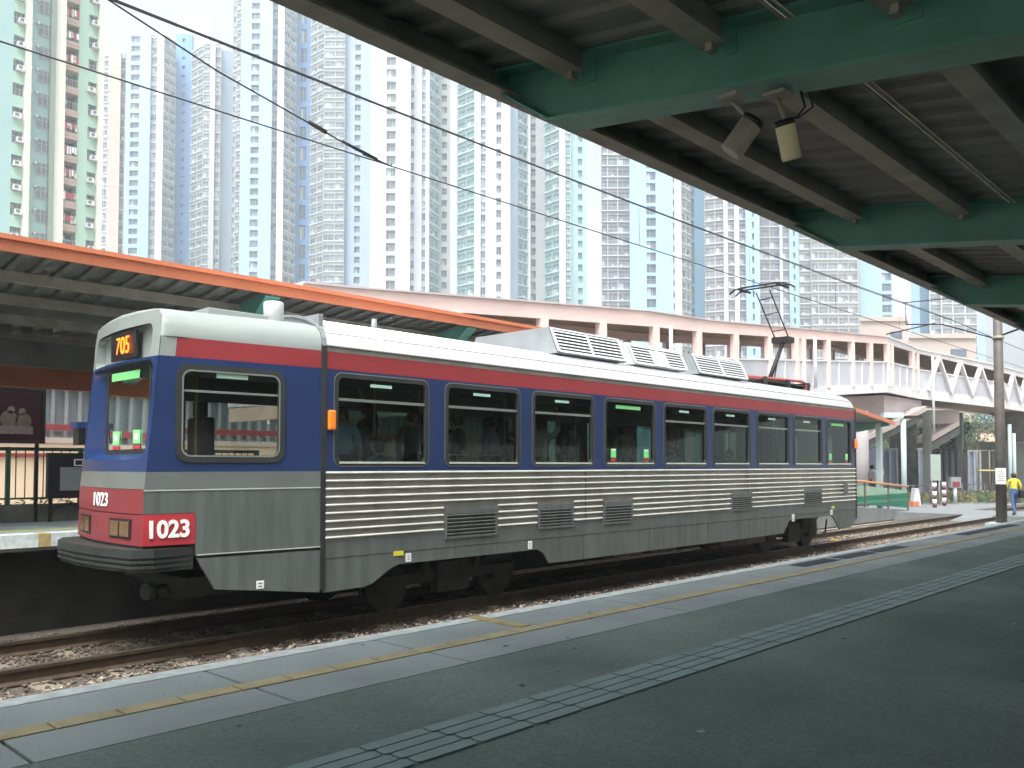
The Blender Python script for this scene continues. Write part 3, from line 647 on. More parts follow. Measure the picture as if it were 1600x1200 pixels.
text_mesh('1023', .21, 'fleet_number', 'white_text', tr, (fx(9.95, 1.59)-.012, 9.95, 1.585), fd, (0, 0, 1), bold=.002, squeeze=1.12)
for y0, y1 in ((9.16, 9.66), (10.32, 10.82)):
    m = MB(); xx = lambda y: fx(y, 1.3)-.012
    m.prism([(xx(y0), y0, 1.19), (xx(y1), y1, 1.19), (xx(y1), y1, 1.40), (xx(y0), y0, 1.40)], (.05, 0, 0)); hl = B(m, 'headlight', 'black')
    for a, b in ((y0+.03, (y0+y1)/2-.02), ((y0+y1)/2+.02, y1-.03)):
        m = MB(); m.prism([(xx(a)-.006, a, 1.215), (xx(b)-.006, b, 1.215), (xx(b)-.006, b, 1.375), (xx(a)-.006, a, 1.375)], (.01, 0, 0)); B(m, 'lens', 'amber_lens', parent=hl)
# silver head: front upper with recess and roof
m = MB(); LY0, LY1, LZ0, LZ1 = 9.10, 10.93, 3.13, 3.50
front(m, 3.13, 3.56, FA, LY0, ny=2); front(m, 3.13, 3.56, LY1, FB, ny=2); front(m, LZ1, 3.56, LY0, LY1)
o_ = rrect(LY0, LY1, LZ0, LZ1, .1); ring(m, rect_match(LY0, LY1, LZ0, LZ1), o_, lambda y, z: (fx(y, z), y, z)); reveal(m, o_, lambda y, z: (fx(y, z), y, z), lambda y, z: (4.11+.1*(y-9.2)-.0, y, z))
m.face([(4.11+.1*(y-9.2), y, z) for y, z in o_])
def crown(x, drop, inset):    # roof profile of the cab
    y0 = sy(x)+inset; half = [(y0, 3.34), (y0+.002, 3.45-drop*.5), (y0+.05, 3.56-drop), (y0+.14, 3.635-drop), (y0+.34, 3.685-drop), (y0+.7, 3.715-drop), (TC, 3.73-drop)]
    return [(x, y, z) for y, z in half]+[(x, 2*TC-y, z) for y, z in reversed(half[:-1])]
full = crown(4.38, 0, 0); f0_ = [(fx(min(max(y, FA), FB), min(z, 3.64)), min(max(y, FA), FB), min(z, 3.64)) for x, y, z in full]
f0_ = [(x, y, z) for x, y, z in f0_]
def mixr(t, u): return [tuple(Vector((a[0]+(4.38-a[0])*t, a[1]+(b[1]-a[1])*u, a[2]+(b[2]-a[2])*u))) for a, b in zip(f0_, full)]
rows = [f0_, mixr(.04, .30), mixr(.14, .58), mixr(.32, .82), mixr(.6, .96), full, crown(5.2, -.01, 0), crown(XC, -.015, 0)]
m.grid(rows, 0, True); [m.face([a, b, (fx(b[1], 3.56), b[1], 3.559), (fx(a[1], 3.56), a[1], 3.559)]) for a, b in zip(f0_, f0_[1:]) if min(a[2], b[2]) >= 3.5595 and abs(a[1]-b[1]) > 1e-4]; B(m, 'cab_roof', 'silver')
m = MB(); m.box(4.05, 4.095, 9.55, 10.20, 3.16, 3.47); led = B(m, 'destination_display', 'black', bevel=.01)
text_mesh('705', .28, 'route_number', 'led', led, (4.043, 9.86, 3.31), (-.06, -1, 0), (0, 0, 1), squeeze=1.05, bold=-.002)
m = MB(); m.box(4.75, 5.75, 9.25, 10.8, 3.70, 3.775); B(m, 'roof_hatch', 'silver', bevel=.01)
m = MB(); m.tube([(5.62, 9.3, 3.7), (5.62, 9.3, 3.94), (5.62, 9.3, 3.955)], [.12, .12, .11], 20); B(m, 'roof_vent', 'acwhite')
for x, y in ((7.3, 9.5), (9.5, 10.6)):
    m = MB(); m.tube([(x, y, 3.8), (x, y, 3.98)], [.05, .035], 10); B(m, 'aerial', 'acgrey')
# bumper and coupler
m = MB(); pts = [(4.43, sy(4.43)+.02), (3.98, 8.84), (3.78, 8.93), (3.69, 9.5), (3.66, 10.1), (3.72, 10.8), (3.9, 11.15), (4.43, 11.2)]
for z0, z1, ins in ((.86, .90, .03), (.90, .93, .0), (.93, .955, .035), (.955, .985, 0), (.985, 1.01, .035), (1.01, 1.10, 0)):
    m.prism([(x+ins*(1 if i in (2, 3, 4, 5) else 0), y+ins*(1 if i in (1, 2) else 0), z0) for i, (x, y) in enumerate(pts)], (0, 0, z1-z0))
B(m, 'bumper', 'bumper')
m = MB(); m.tube([(4.38, 9.85, .53), (5.1, 10, .53)], [.06, .09], 14); m.tube([(4.33, 9.83, .53), (4.42, 9.85, .53)], .10, 16); m.box(4.6, 5.6, 9.7, 10.3, .43, .63); m.box(4.5, 4.9, 9.2, 10.8, .62, .72); B(m, 'coupler', 'bumper')
m = MB(); m.tube([(4.15, 11.0, 2.42), (4.1, 11.2, 2.45)], .015); m.box(4.05, 4.13, 11.12, 11.3, 2.22, 2.46); B(m, 'mirror', 'black')
m = MB(); m.box(4.02, 4.16, 11.1, 11.32, 2.42, 2.50); B(m, 'mirror_hood', 'blue')
# far side with door and window openings, ends, floor, ceiling
m = MB()
m.box(4.4, X1, FY-.03, FY, .86, 1.95); m.box(4.4, X1, FY-.03, FY, 2.85, 3.42)
for a, b in ((4.4, 4.55), (5.3, 5.5), (6.95, 7.1), (7.6, 8.2), (9.7, 9.9), (11.2, 11.9), (13.3, 14.3), (15, 16.1), (16.9, 18.1), (18.8, 20), (20.6, X1)): m.box(a, b, FY-.03, FY, 1.95, 2.85)
B(m, 'far_side', 'interior')
m = MB(); m.face([(6.95, FY-.04, 1.95), (X1, FY-.04, 1.95), (X1, FY-.04, 2.85), (6.95, FY-.04, 2.85)]); B(m, 'far_glass', 'glass_far')
m = MB(); m.box(4.2, X1-.02, TY+.2, FY-.05, 1.0, 1.06); B(m, 'floor', 'int_floor')
m = MB(); m.box(4.4, X1-.05, TY+.32, FY-.25, 3.16, 3.2); B(m, 'ceiling', 'interior')
m = MB(); m.box(X0+.05, X1-.05, TY+.04, TY+.1, 1.06, 1.93); B(m, 'side_lining', 'interior')
m = MB(); m.box(X1-.02, X1, TY+.03, FY-.03, .8, 1.95); m.box(X1-.02, X1, TY+.03, 9.3, 1.95, 3.4); m.box(X1-.02, X1, 10.8, FY-.03, 1.95, 3.4); m.box(X1-.02, X1, 9.3, 10.8, 3.0, 3.4); B(m, 'rear_end', 'blue')
m = MB(); m.face([(X1-.03, 9.28, 1.93), (X1-.03, 10.82, 1.93), (X1-.03, 10.82, 3.02), (X1-.03, 9.28, 3.02)]); B(m, 'rear_glass', 'glass_far')
m = MB(); m.box(5.80, 5.84, TY+.1, 10.6, 1.06, 2.0); B(m, 'cab_bulkhead', 'interior')
m = MB(); m.box(5.0, 5.12, 9.75, 10.25, 1.5, 2.55); m.box(5.0, 5.10, 9.88, 10.12, 2.55, 2.75); m.box(4.6, 5.0, 9.75, 10.25, 1.5, 1.6); m.box(4.75, 4.9, 9.9, 10.1, 1.06, 1.5); B(m, 'driver_seat', 'black', bevel=.03)
m = MB(); m.box(4.35, 4.75, 9.1, 11.0, 1.7, 2.05); B(m, 'dashboard', 'rubber', bevel=.03)
for k in range(10):
    x = 6.7+k*1.5
    for y in (9.0, 10.9):
        if y > 10 and k in (2, 3, 5, 6): continue
        m = MB(); m.box(x, x+.42, y-.2, y+.22, 1.42, 1.50); m.box(x-.03, x+.04, y-.2, y+.22, 1.50, 2.02); m.box(x+.1, x+.3, y-.1, y+.1, 1.06, 1.42); B(m, 'seat', 'seat_red', bevel=.02)
for x, y in ((6.55, 9.9), (7.35, 9.55), (8.9, 10.4), (10.2, 9.8), (11.9, 9.7), (12.7, 9.7), (15.1, 9.8), (17.5, 9.8), (4.95, 9.9), (19.7, 9.8)):
    m = MB(); m.tube([(x, y, 1.06), (x, y, 3.16)], .018, 8); B(m, 'grab_pole', 'yellow_pole')
m = MB(); m.tube([(8.0, 9.0, 2.12), (9.3, 9.0, 2.12)], .015, 8); B(m, 'grab_rail', 'sill')
# bogies
def bogie(xc):
    for x in (xc-1.05, xc+1.05):
        for y in (9.31, 10.745):
            m = MB(); m.tube([(x, y-.075, .34), (x, y+.06, .34)], .335, 28); m.tube([(x, y+.03, .34), (x, y+.07, .34)], .36, 28); m.tube([(x, y-.10, .34), (x, y-.06, .34)], .09, 14); B(m, 'wheel', 'dark_steel')
    m = MB()
    for y in (9.14,): m.box(xc-1.3, xc+1.3, y-.05, y+.05, .36, .50); m.box(xc-.3, xc+.3, y-.09, y+.06, .20, .62)
    m.box(xc-.3, xc+.3, 9.2, 10.8, .3, .5); m.box(xc-1.25, xc-.85, 9.08, 9.2, .28, .48); m.box(xc+.85, xc+1.25, 9.08, 9.2, .28, .48)
    for x in (xc-.5, xc+.5): m.tube([(x, 9.1, .45), (x, 9.1, .85)], .05, 10)
    B(m, 'bogie_frame', 'dark_steel')
bogie(8.38); bogie(19.15)
m = MB(); m.box(10.3, 17.6, 9.0, 11.0, .62, .9); m.box(4.8, X1-.2, 9.3, 10.7, .78, .95); B(m, 'underframe', 'black')
for a, b, z0 in ((12.0, 12.9, .36), (13.2, 14.0, .36), (15.6, 16.2, .32), (16.35, 17.55, .30)):
    m = MB(); m.box(a, b, 8.95, 9.6, z0, .62); B(m, 'equipment_box', 'sleeper' if a > 16 else 'rust', bevel=.02)
m = MB(); m.tube([(20.3, 9.3, .6), (20.5, 9.25, .3), (20.9, 9.2, .22), (21.3, 9.25, .3), (21.5, 9.3, .6)], .02, 8); B(m, 'cable', 'black')
m = MB(); m.box(20.3, 21.6, 9.7, 10.3, .5, .8); m.tube([(21.5, 10.03, .58), (22.5, 10.03, .58)], .07, 12); B(m, 'coupler', 'dark_steel')
# rooftop units
def acunit(x0, x1, ztop, slopeback, mt, white=False):
    z0 = 3.79; yf, yt, yb = 9.02, 9.22, 10.9
    m = MB(); poly = [(yf, z0), (yt, ztop), (yb, ztop), (yb+.2, z0)]
    if slopeback:
        b = len(m.v); xa = x0-1.15
        P = [(x0, y, z) for y, z in poly]; Q = [(xa, y+(.05 if i < 2 else -.05), min(z, 3.94)) for i, (y, z) in enumerate(poly)]
        for i in range(4): j = (i+1) % 4; m.face([Q[i], Q[j], P[j], P[i]])
        m.face(Q)
    m.prism([(x0, y, z) for y, z in poly], (x1-x0, 0, 0)); u = B(m, 'roof_unit', mt)
    fn = lambda x, t, d=0: (x, yf+(yt-yf)*t-d, z0+(ztop-z0)*t+d*.4)
    m = MB(); d = .02
    def q(xa, xb, t0, t1, mi, dd): m.prism([fn(xa, t0, dd), fn(xb, t0, dd), fn(xb, t1, dd), fn(xa, t1, dd)], (0, .01, 0), mi)
    q(x0+.05, x1-.05, .1, .93, 1, .004)
    xm = (x0+x1)/2
    for xa, xb in ((x0+.01, x0+.07), (x1-.07, x1-.01), (xm-.03, xm+.03)): q(xa, xb, .04, .97, 0, .03)
    q(x0+.07, x1-.07, .02, .1, 0, .03); q(x0+.07, x1-.07, .92, .97, 0, .03)
    for k in range(6):
        t = .17+k*.13
        q(x0+.07, x1-.07, t, t+.05, 0, .028)
    if white: q(xm-.25, xm+.25, .1, .75, 0, .034)
    m.build('louvre_grille', ['louvre', 'black'], u)
    return u
acunit(10.62, 12.52, 4.23, False, 'acgrey'); acunit(12.75, 14.55, 4.20, False, 'acwhite', True); acunit(14.95, 16.95, 4.20, False, 'acgrey')
# pantograph
pg = MB(); pg.box(18.6, 21.2, 9.55, 10.5, 3.95, 3.99); [pg.box(x, x+.08, 9.5, 10.55, 3.86, 4.05) for x in (18.7, 19.9, 21.0)]; pan = B(pg, 'pantograph_base', 'dark_steel')
m = MB(); [m.tube([(x, y, 3.86), (x, y, 4.0)], .06, 10) for x in (18.8, 21.0) for y in (9.6, 10.45)]; m.tube([(17.3, 9.6, 3.98), (20.8, 9.6, 4.08), (21.5, 9.7, 4.02)], .035, 8); m.tube([(17.3, 9.8, 4.02), (20.8, 9.85, 4.12)], .03, 8); m.build('insulator', 'red_tube', pan)
m = MB(); m.tube([(19.75, 9.95, 4.05), (20.65, 9.98, 5.15)], [.06, .045], 10); m.tube([(20.3, 10.1, 4.05), (20.72, 10.1, 5.12)], .015, 6); m.box(20.5, 20.85, 9.8, 10.25, 5.08, 5.22); m.build('lower_arm', 'dark_steel', pan)
m = MB(); a0, a1, b0, b1 = Vector((20.6, 9.82, 5.16)), Vector((20.7, 10.22, 5.16)), Vector((19.50, 9.78, 6.24)), Vector((19.62, 10.2, 6.24))
m.tube([a0, b0], .018, 6); m.tube([a1, b1], .018, 6)
for t in (.2, .55, .85): m.tube([a0.lerp(b0, t), a1.lerp(b1, t)], .014, 6)
m.build('upper_arm', 'dark_steel', pan)
m = MB()
for x in (19.42, 19.72): m.tube([(x, 9.25, 6.27), (x, 9.35, 6.34), (x, 9.55, 6.37), (x, 10.5, 6.37), (x, 10.7, 6.34), (x, 10.82, 6.25)], .022, 6)
m.tube([(19.3, 9.5, 6.32), (19.9, 9.5, 6.32)], .03, 6); m.tube([(19.3, 10.5, 6.32), (19.9, 10.5, 6.32)], .03, 6); m.build('contact_shoe', 'dark_steel', pan)
# ============================================================ OVERHEAD LINE
def wire(pts, r, label, name='contact_wire', cat='overhead wire', group='overhead wires above the tram track'):
    m = MB(); m.tube(pts, r, 6); o = m.build(name, 'black', loc=pts[0]); return tag(o, label, cat, group)
wire([(-12, 10.03, 6.42), (100, 10.03, 6.42)], .010, 'lower thin contact wire that the pantograph touches')
def mess(y, dz_, dx, r, label):
    pts = []
    for k in range(57):
        x = -12+2*k; s_ = ((x-dx) % 34)/34
        pts.append((x, y, 7.20+dz_+.14*(2*s_-1)**2))
    return wire(pts, r, label, 'messenger_wire')
mess(9.98, 0.0, 0, .010, 'upper sagging carrier wire, lowest strand of the twin line')
mess(10.07, .05, 1.5, .009, 'upper sagging carrier wire, middle strand of the twin line')
mess(10.15, .11, -1, .009, 'upper sagging carrier wire, topmost strand of the twin line')
wire([(2.2, 10.3, 7.95), (5.3, 10.15, 6.98), (7.4, 10.05, 6.50), (7.9, 10.03, 6.43)], .011, 'short slanting anchor wire joining the contact wire above the tram cab', 'anchor_wire')
m = MB(); m.tube([(6.62, 10.1, 6.70), (6.9, 10.09, 6.63)], .03, 8); m.tube([(7.15, 10.06, 6.57), (7.75, 10.03, 6.46)], .016, 8); m.tube([(7.5, 10.05, 6.47), (8.0, 10.03, 6.42), (8.02, 10.03, 6.46)], .012, 6)
tag(m.build('wire_insulator', 'dark_steel'), 'dark insulator clamp on the slanting anchor wire', 'insulator')
px_ = [6.0, 10.2, 14.4, 19.0, 24, 29]
for i, x in enumerate(px_[2:]):
    m = MB(); m.tube([(x, 10.03, 6.42), (x, 10.05, 7.2)], .005, 5); 
    tag(m.build('dropper_wire', 'black'), 'thin vertical dropper joining carrier and contact wires', 'dropper wire', 'dropper wires')
mast = thing('catenary_mast', (31.46, 7.77, 0), 'tall brown steel mast with small white notice standing between the tracks', 'mast')
m = MB(); m.tube([(31.46, 7.77, -.3), (31.46, 7.77, 3.5), (31.46, 7.77, 9.2)], [.165, .15, .125], 12); m.build('pole', 'pole_grey', mast)
m = MB(); m.box(31.0, 31.9, 7.4, 8.15, -.3, .1); m.build('footing', 'concrete', mast)
m = MB(); m.tube([(31.46, 7.77, 6.1), (31.46, 7.77, 6.2)], .175, 12); m.tube([(31.46, 7.77, 7.55), (31.46, 7.77, 7.65)], .16, 12); m.build('clamp', 'grey_steel', mast)
m = MB(); m.tube([(31.46, 7.9, 6.15), (30.6, 9.2, 6.65), (30.4, 10.3, 6.75)], .022, 8); m.tube([(31.46, 7.9, 7.6), (30.4, 10.4, 7.5)], .016, 8); m.tube([(31.46, 7.9, 6.15), (31.4, 5.4, 6.9)], .03, 8); m.tube([(30.4, 10.3, 6.75), (30.4, 10.3, 7.5)], .012, 6); m.tube([(30.5, 9.4, 6.7), (30.2, 10.9, 6.45)], .02, 6)
m.build('bracket_arm', 'dark_steel', mast)
m = MB(); m.tube([(31.3, 8.05, 7.6), (31.1, 8.5, 7.58)], .06, 10); m.build('insulator', 'black', mast)
rdir = Vector((SH, -CH, 0)); toc = (-Vector((31.46, 7.77, 0))).normalized()
c = Vector((31.46, 7.77, 1.62))+toc*.215
m = MB(); m.obox(c, rdir*.17, toc*.008, (0, 0, .26)); mn = m.build('notice', 'label_white', mast)
m = MB(); [m.obox(c+toc*.012+Vector((0, 0, .16-.06*k)), rdir*(.12 if k % 2 else .09), toc*.002, (0, 0, .012)) for k in range(6)]; m.build('print', 'grey_steel', mn)
# ============================================================ FOOTBRIDGE
fb = thing('footbridge', (45, 17.6, 0), 'long covered pink and white footbridge with truss section behind the tram', 'footbridge')
nodes = [  # x, y, roof top, fascia bottom, rail, floor top, floor bottom
 (11.4, 17.6, 6.28, 5.88, 4.67, 3.5, 3.0), (12.6, 17.6, 6.36, 5.96, 4.75, 3.6, 3.1), (25.7, 17.6, 7.47, 6.95, 5.8, 4.8, 4.3), (30, 17.6, 7.66, 7.2, 6.2, 5.1, 4.75), (38.3, 17.6, 8.28, 7.85, 6.85, 5.62, 5.15),
 (48.8, 17.5, 9.02, 8.66, 7.68, 6.44, 5.99), (54.8, 17.92, 8.98, 8.76, 7.78, 6.58, 6.0), (66.9, 16.55, 8.88, 8.52, 7.74, 6.58, 5.98), (73, 16.35, 8.86, 8.50, 7.70, 6.55, 5.98), (100, 13.5, 8.86, 8.5, 7.7, 6.55, 5.98)]
def nz_(x, k):
    for a, b in zip(nodes, nodes[1:]):
        if a[0] <= x <= b[0]: t = (x-a[0])/(b[0]-a[0]); return a[k]+(b[k]-a[k])*t
    return nodes[-1][k]
WB = 3.4
def strip(mb, k0, k1, dy0, dy1, mi=0, x_from=None, x_to=None):
    for a, b in zip(nodes, nodes[1:]):
        if x_from is not None and b[0] <= x_from: continue
        if x_to is not None and a[0] >= x_to: continue
        z = lambda n, k: n[k] if isinstance(k, int) else n[k[0]]+k[1]
        P = [Vector((a[0], a[1]+dy0, z(a, k0))), Vector((b[0], b[1]+dy0, z(b, k0))), Vector((b[0], b[1]+dy1, z(b, k0))), Vector((a[0], a[1]+dy1, z(a, k0)))]
        Q = [Vector((a[0], a[1]+dy0, z(a, k1))), Vector((b[0], b[1]+dy0, z(b, k1))), Vector((b[0], b[1]+dy1, z(b, k1))), Vector((a[0], a[1]+dy1, z(a, k1)))]
        mb.face(P[::-1], mi); mb.face(Q, mi)
        for i in range(4): j = (i+1) % 4; mb.face([P[i], P[j], Q[j], Q[i]], mi)
m = MB(); strip(m, 3, 2, 0, .12, x_to=48); strip(m, 3, 2, WB, WB+.12, x_to=48); m.build('roof_fascia', 'pink', fb)
m = MB(); strip(m, 3, 2, 0, .12, x_from=48.8); strip(m, 3, 2, WB, WB+.12, x_from=48.8); strip(m, (2, .0), (2, .07), -.1, WB+.2, x_from=48.8); m.build('roof_fascia', 'bridge_white', fb)
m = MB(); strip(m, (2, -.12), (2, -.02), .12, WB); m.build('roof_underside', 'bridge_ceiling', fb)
m = MB(); strip(m, (2, .0), (2, .05), -.1, WB+.2, x_to=48); m.build('roof_cap', 'pinkgrey', fb)
m = MB(); strip(m, 6, 5, 0, .15, x_from=25); strip(m, 6, 5, WB, WB+.12, x_from=25); m.build('floor_edge', 'bridge_white', fb)
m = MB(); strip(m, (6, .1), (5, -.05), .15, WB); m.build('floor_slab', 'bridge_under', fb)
m = MB(); strip(m, (4, -.05), (4, .02), -.03, .1, x_from=25); m.build('handrail', 'bridge_white', fb)
m = MB(); strip(m, 5, (4, -.06), .03, .07, x_from=25); strip(m, 5, (4, -.06), WB+.02, WB+.06); m.build('parapet_panel', 'bridge_panel', fb)
cols = [12.6, 16.4, 20.1, 23.1, 26.26, 29.2, 32.1, 35.08, 37.7, 38.4, 41.1, 44.0, 46.4, 48.8, 49.5, 53.8, 54.8]
for i, x in enumerate(cols):
    m = MB(); y = nz_(x, 1); m.box(x-.16, x+.16, y-.05, y+.2, nz_(x, 5)-(.1 if x > 30 else .6), nz_(x, 3)+.02); m.build('column', 'pink', fb)
    if i % 1 == 0: m = MB(); m.box(x-.16, x+.16, y+WB-.1, y+WB+.1, nz_(x, 5), nz_(x, 3)+.02); m.build('back_column', 'pinkgrey', fb)
x = 36.5
while x < 54:
    if min(abs(x-c) for c in cols) > .6: m = MB(); y = nz_(x, 1); m.box(x-.04, x+.04, y-.02, y+.1, nz_(x, 5), nz_(x, 4)); m.build('parapet_post', 'bridge_white', fb)
    x += 1.45
k = 0; x = 56.0; stp = 3.15
while x < 98:
    for xa, za, xb, zb in ((x, 5, x+stp/2, 3), (x+stp/2, 3, x+stp, 5)):
        m = MB(); m.bar((xa, nz_(xa, 1)-.02, nz_(xa, za)-.05), (xb, nz_(xb, 1)-.02, nz_(xb, za if False else zb)+.05), .2, .26, up=(0, -1, 0)); m.build('truss_brace', 'bridge_white', fb)
    x += stp
for x, w_, d_ in ((42.5, .9, .9), (56.5, 1.3, 1.3), (76, 1.6, 1.6)):
    m = MB(); y = nz_(x, 1)+1.7; m.tube([(x, y, -.3), (x, y, nz_(x, 6)-.5), (x, y, nz_(x, 6)+.15)], [w_*.62, w_*.62, w_*1.1], 20); m.build('pier', 'concrete_dark' if x > 50 else 'pinkgrey', fb)
m = MB(); m.box(50, 56.2, 18.2, 20.6, 4.7, 5.95); m.build('cross_beam', 'pinkgrey', fb)
m = MB(); m.tube([(27.0, 17.45, 4.7), (27.0, 17.45, 7.1)], .07, 8); m.build('drain_pipe', 'bridge_white', fb)
m = MB(); m.tube([(39.2, 17.4, 5.6), (39.2, 17.4, 8)], .08, 8); m.tube([(56.2, 17.5, 4), (56.2, 17.5, 8.7)], .08, 8); m.build('drain_pipe', 'bridge_white', fb)
# second viaduct slab behind, dark
vd = thing('viaduct', (80, 30, 0), 'dark concrete road viaduct passing behind the footbridge truss', 'viaduct')
m = MB(); m.box(52, 190, 26, 36, 4.6, 6.3); m.build('deck', 'concrete_dark', vd)
for x in (60, 78, 98, 120): m = MB(); m.box(x-1.4, x+1.4, 29.5, 32, -.3, 4.6); m.build('pier', 'concrete_dark', vd)
# ============================================================ TOWERS
def tower(name, label, d, segs, zt, fh, zvis, ac=False, n_open=100, bev=None):
    """segs: (px0, px1, off0, off1, kind, wallcolour, extra)  off = metres further away"""
    pm = (segs[0][0]+segs[-1][1])/2; base = gp(pm, d+10)
    t = thing(name, base, label, 'tower block', 'high rise residential towers')
    dd = d if callable(d) else (lambda px: d)
    wins = []
    floors = int(zt/fh)
    for s_ in segs:
        px0, px1, o0, o1, kind, wc = s_[:6]; ex = s_[6] if len(s_) > 6 else None; zt_ = s_[7] if len(s_) > 7 else zt
        P0 = gp(px0, dd(px0)+o0); P1 = gp(px1, dd(px1)+o1); B0 = gp(px0, dd(px0)+24); B1 = gp(px1, dd(px1)+24)
        u = (P1-P0); W = u.length; u.normalize(); nrm = Vector((-u.y, u.x, 0));
        if nrm.dot(P0) > 0: nrm = -nrm      # towards the camera
        back = -nrm
        wm = MB(); mats_ = [wc, wc, 't_white']
        def bx(mb, a, b, f0, f1, z0, z1, mi=0):   # a..b along u, f0..f1 depth behind the face (negative = proud)
            c = P0+u*((a+b)/2)+back*((f0+f1)/2)+Vector((0, 0, (z0+z1)/2)); mb.obox(c, u*abs(b-a)/2, back*abs(f1-f0)/2, (0, 0, abs(z1-z0)/2), mi)
        if kind == 'wall':
            wm.prism([P0, P1, B1, B0], (0, 0, zt_))
            if px1-px0 > 6:
                for k in range(int(zvis/fh), int(zt_/fh)): bx(wm, .1, W-.1, -.03, .02, k*fh, k*fh+.06)
        elif kind == 'fin':
            wm.prism([P0+nrm*1., P1+nrm*1., B1, B0], (0, 0, zt_))
        elif kind in ('col', 'recess'):
            a, b, wh, step, wmat = ex; a = (a-px0)/(px1-px0)*W; b = (b-px0)/(px1-px0)*W; rd = .7
            Q0 = P0+back*rd; Q1 = P1+back*rd
            wm.prism([Q0, Q1, B1, B0], (0, 0, zt_)); bx(wm, 0, a, 0, rd, 0, zt_); bx(wm, b, W, 0, rd, 0, zt_)
            bx(wm, a, b, 0, rd, 0, zvis)
            z = zvis
            while z < zt_-fh*step*.5:
                h = fh*step*wh; bx(wm, a, b, 0, rd, z+h, min(z+fh*step, zt_)); wins.append((P0+u*((a+b)/2)+back*.62+Vector((0, 0, z)), u, nrm, b-a, h, wmat, 'plain', W)); z += fh*step
        elif kind in ('bay', 'win'):
            n = ex[0]; wmat = ex[1]; sp = ex[2]        # number of windows side by side, glass, spandrel colour
            rd = .45; Q0 = P0+back*rd; Q1 = P1+back*rd
            wm.prism([Q0, Q1, B1, B0], (0, 0, zt_))
            mats_[1] = sp; LM = 2 if kind == 'bay' else 1
            bx(wm, 0.02, W-.02, 0.05, rd, 0, zvis, 1)
            z = zvis
            while z < zt_-fh*.6:
                bx(wm, .02, W-.02, .05, rd+.01, z+fh*.60, z+fh*.93, 1)
                bx(wm, -.02 if kind == 'bay' else .02, W+(.02 if kind == 'bay' else -.02), -.35 if kind == 'bay' else -.12, rd+.01, z+fh*.93, z+fh, LM)
                for k in range(n):
                    wins.append((P0+u*(W*(k+.5)/n)+back*.30+Vector((0, 0, z)), u, nrm, W/n-.16, fh*.60, wmat, 'bay', W/n))
                z += fh
            fw = .12 if n > 1 else .1
            for k in range(n+1): a = W*k/n; bx(wm, max(0, a-fw), min(W, a+fw), -.12, rd, 0, zt_)
        wm.build({'wall': 'wall', 'fin': 'wall', 'col': 'window_wall', 'recess': 'recessed_wall', 'bay': 'bay_front', 'win': 'window_wall'}[kind], mats_, t)
    # windows: the ones that show largest get an object each
    lo, hi = [], []
    vis = sorted(wins, key=lambda w_: -w_[3]*w_[4]*(1 if zvis < w_[0].z < zt*.97 else .01)*(1+R.random()*.0))
    first = set(id(w_) for w_ in vis[:n_open]); cache = {}; rest = MB(); rmats = ['w_frame', 'w_dark', 'w_grey', 'w_teal', 'w_brown']
    def winmesh(mb, c, u, nrm, W, h, gm, var, mi_g, mi_f):
        up = Vector((0, 0, h/2-.02)); c0 = c+Vector((0, 0, h/2))
        mb.obox(c0, u*(W/2), nrm*.03, up, mi_g)
        fr = c0+nrm*.05
        mb.obox(fr+u*(W*(.12 if var % 2 else -.1)), u*.035, nrm*.03, up, mi_f)
        if var % 3 == 0: mb.obox(fr+Vector((0, 0, h*.12)), u*(W/2), nrm*.03, (0, 0, .03), mi_f)
        if var == 1: mb.obox(fr+u*(-W*.25)+Vector((0, 0, -h*.02)), u*(W*.2), nrm*.02, up*.9, mi_f)
    for i, w_ in enumerate(wins):
        c, u, nrm, W, h, gm, kd, _ = w_; var = R.randrange(5)
        if W < .25: continue
        if id(w_) in first:
            key = (round(W, 2), round(h, 2), gm, var, round(u.x, 3))
            if key not in cache:
                mb = MB(); winmesh(mb, Vector((0, 0, 0)), u, nrm, W, h, gm, var, 1, 0)
                o = mb.build('window', ['w_frame', gm]); cache[key] = o.data; 
            else:
                o = bpy.data.objects.new('window', cache[key]); COL.objects.link(o)
            o.parent = t; o.location = c-base
        else: winmesh(rest, c, u, nrm, W, h, gm, var, rmats.index(gm), 0)
        if kd == 'bay' and R.random() < .32: rest.obox(c+u*(W*R.uniform(-.3, .3))+nrm*.35+Vector((0, 0, h*.15)), u*.35, nrm*.25, (0, 0, .25), 0)
    if rest.v: o = rest.build('far_windows', rmats, t); o['kind'] = 'stuff'
    return t
B_ = 'bay'; PB = 't_paleblue'
T1 = tower('residential_tower', 'leftmost pale blue tower whose stepped top shows beside the sky', 245, [
 (182, 226, 0, 0, 'col', PB, (195, 209, .62, 1, 'w_grey')), (226, 237, 1, 1, 'win', 't_cream', (1, 'w_grey', 't_cream')), (237, 247, 0, 0, 'wall', 't_white'),
 (247, 266, 1, 6, B_, 't_cream', (2, 'w_grey', 't_cream')), (266, 292, 11, 11, 'recess', 't_blue', (276, 281, .35, 1, 'w_dark'), 132),
 (292, 311, 6, 2, B_, 't_cream', (2, 'w_grey', 't_cream'), 123.5), (311, 321, 1, 1, B_, 't_cream', (1, 'w_grey', 't_cream'), 123.5), (321, 329, 0, 0, 'wall', 't_cream', None, 123.5), (329, 338, 1, 1, 'win', 't_cream', (1, 'w_grey', 't_cream'), 123.5), (338, 357, 3, 5, 'wall', 't_bluegrey', None, 123.5)], 126, 2.8, 40)
m = MB()
for a, b, o_, z0, z1 in ((228, 262, 12, 126, 133), (292, 318, 12, 123.5, 138), (318, 345, 14, 123.5, 131), (268, 292, 16, 132, 141)): m.prism([gp(a, 245+o_, z0), gp(b, 245+o_, z0), gp(b, 245+22, z0), gp(a, 245+22, z0)], (0, 0, z1-z0))
m.build('roof_block', 't_white', T1)
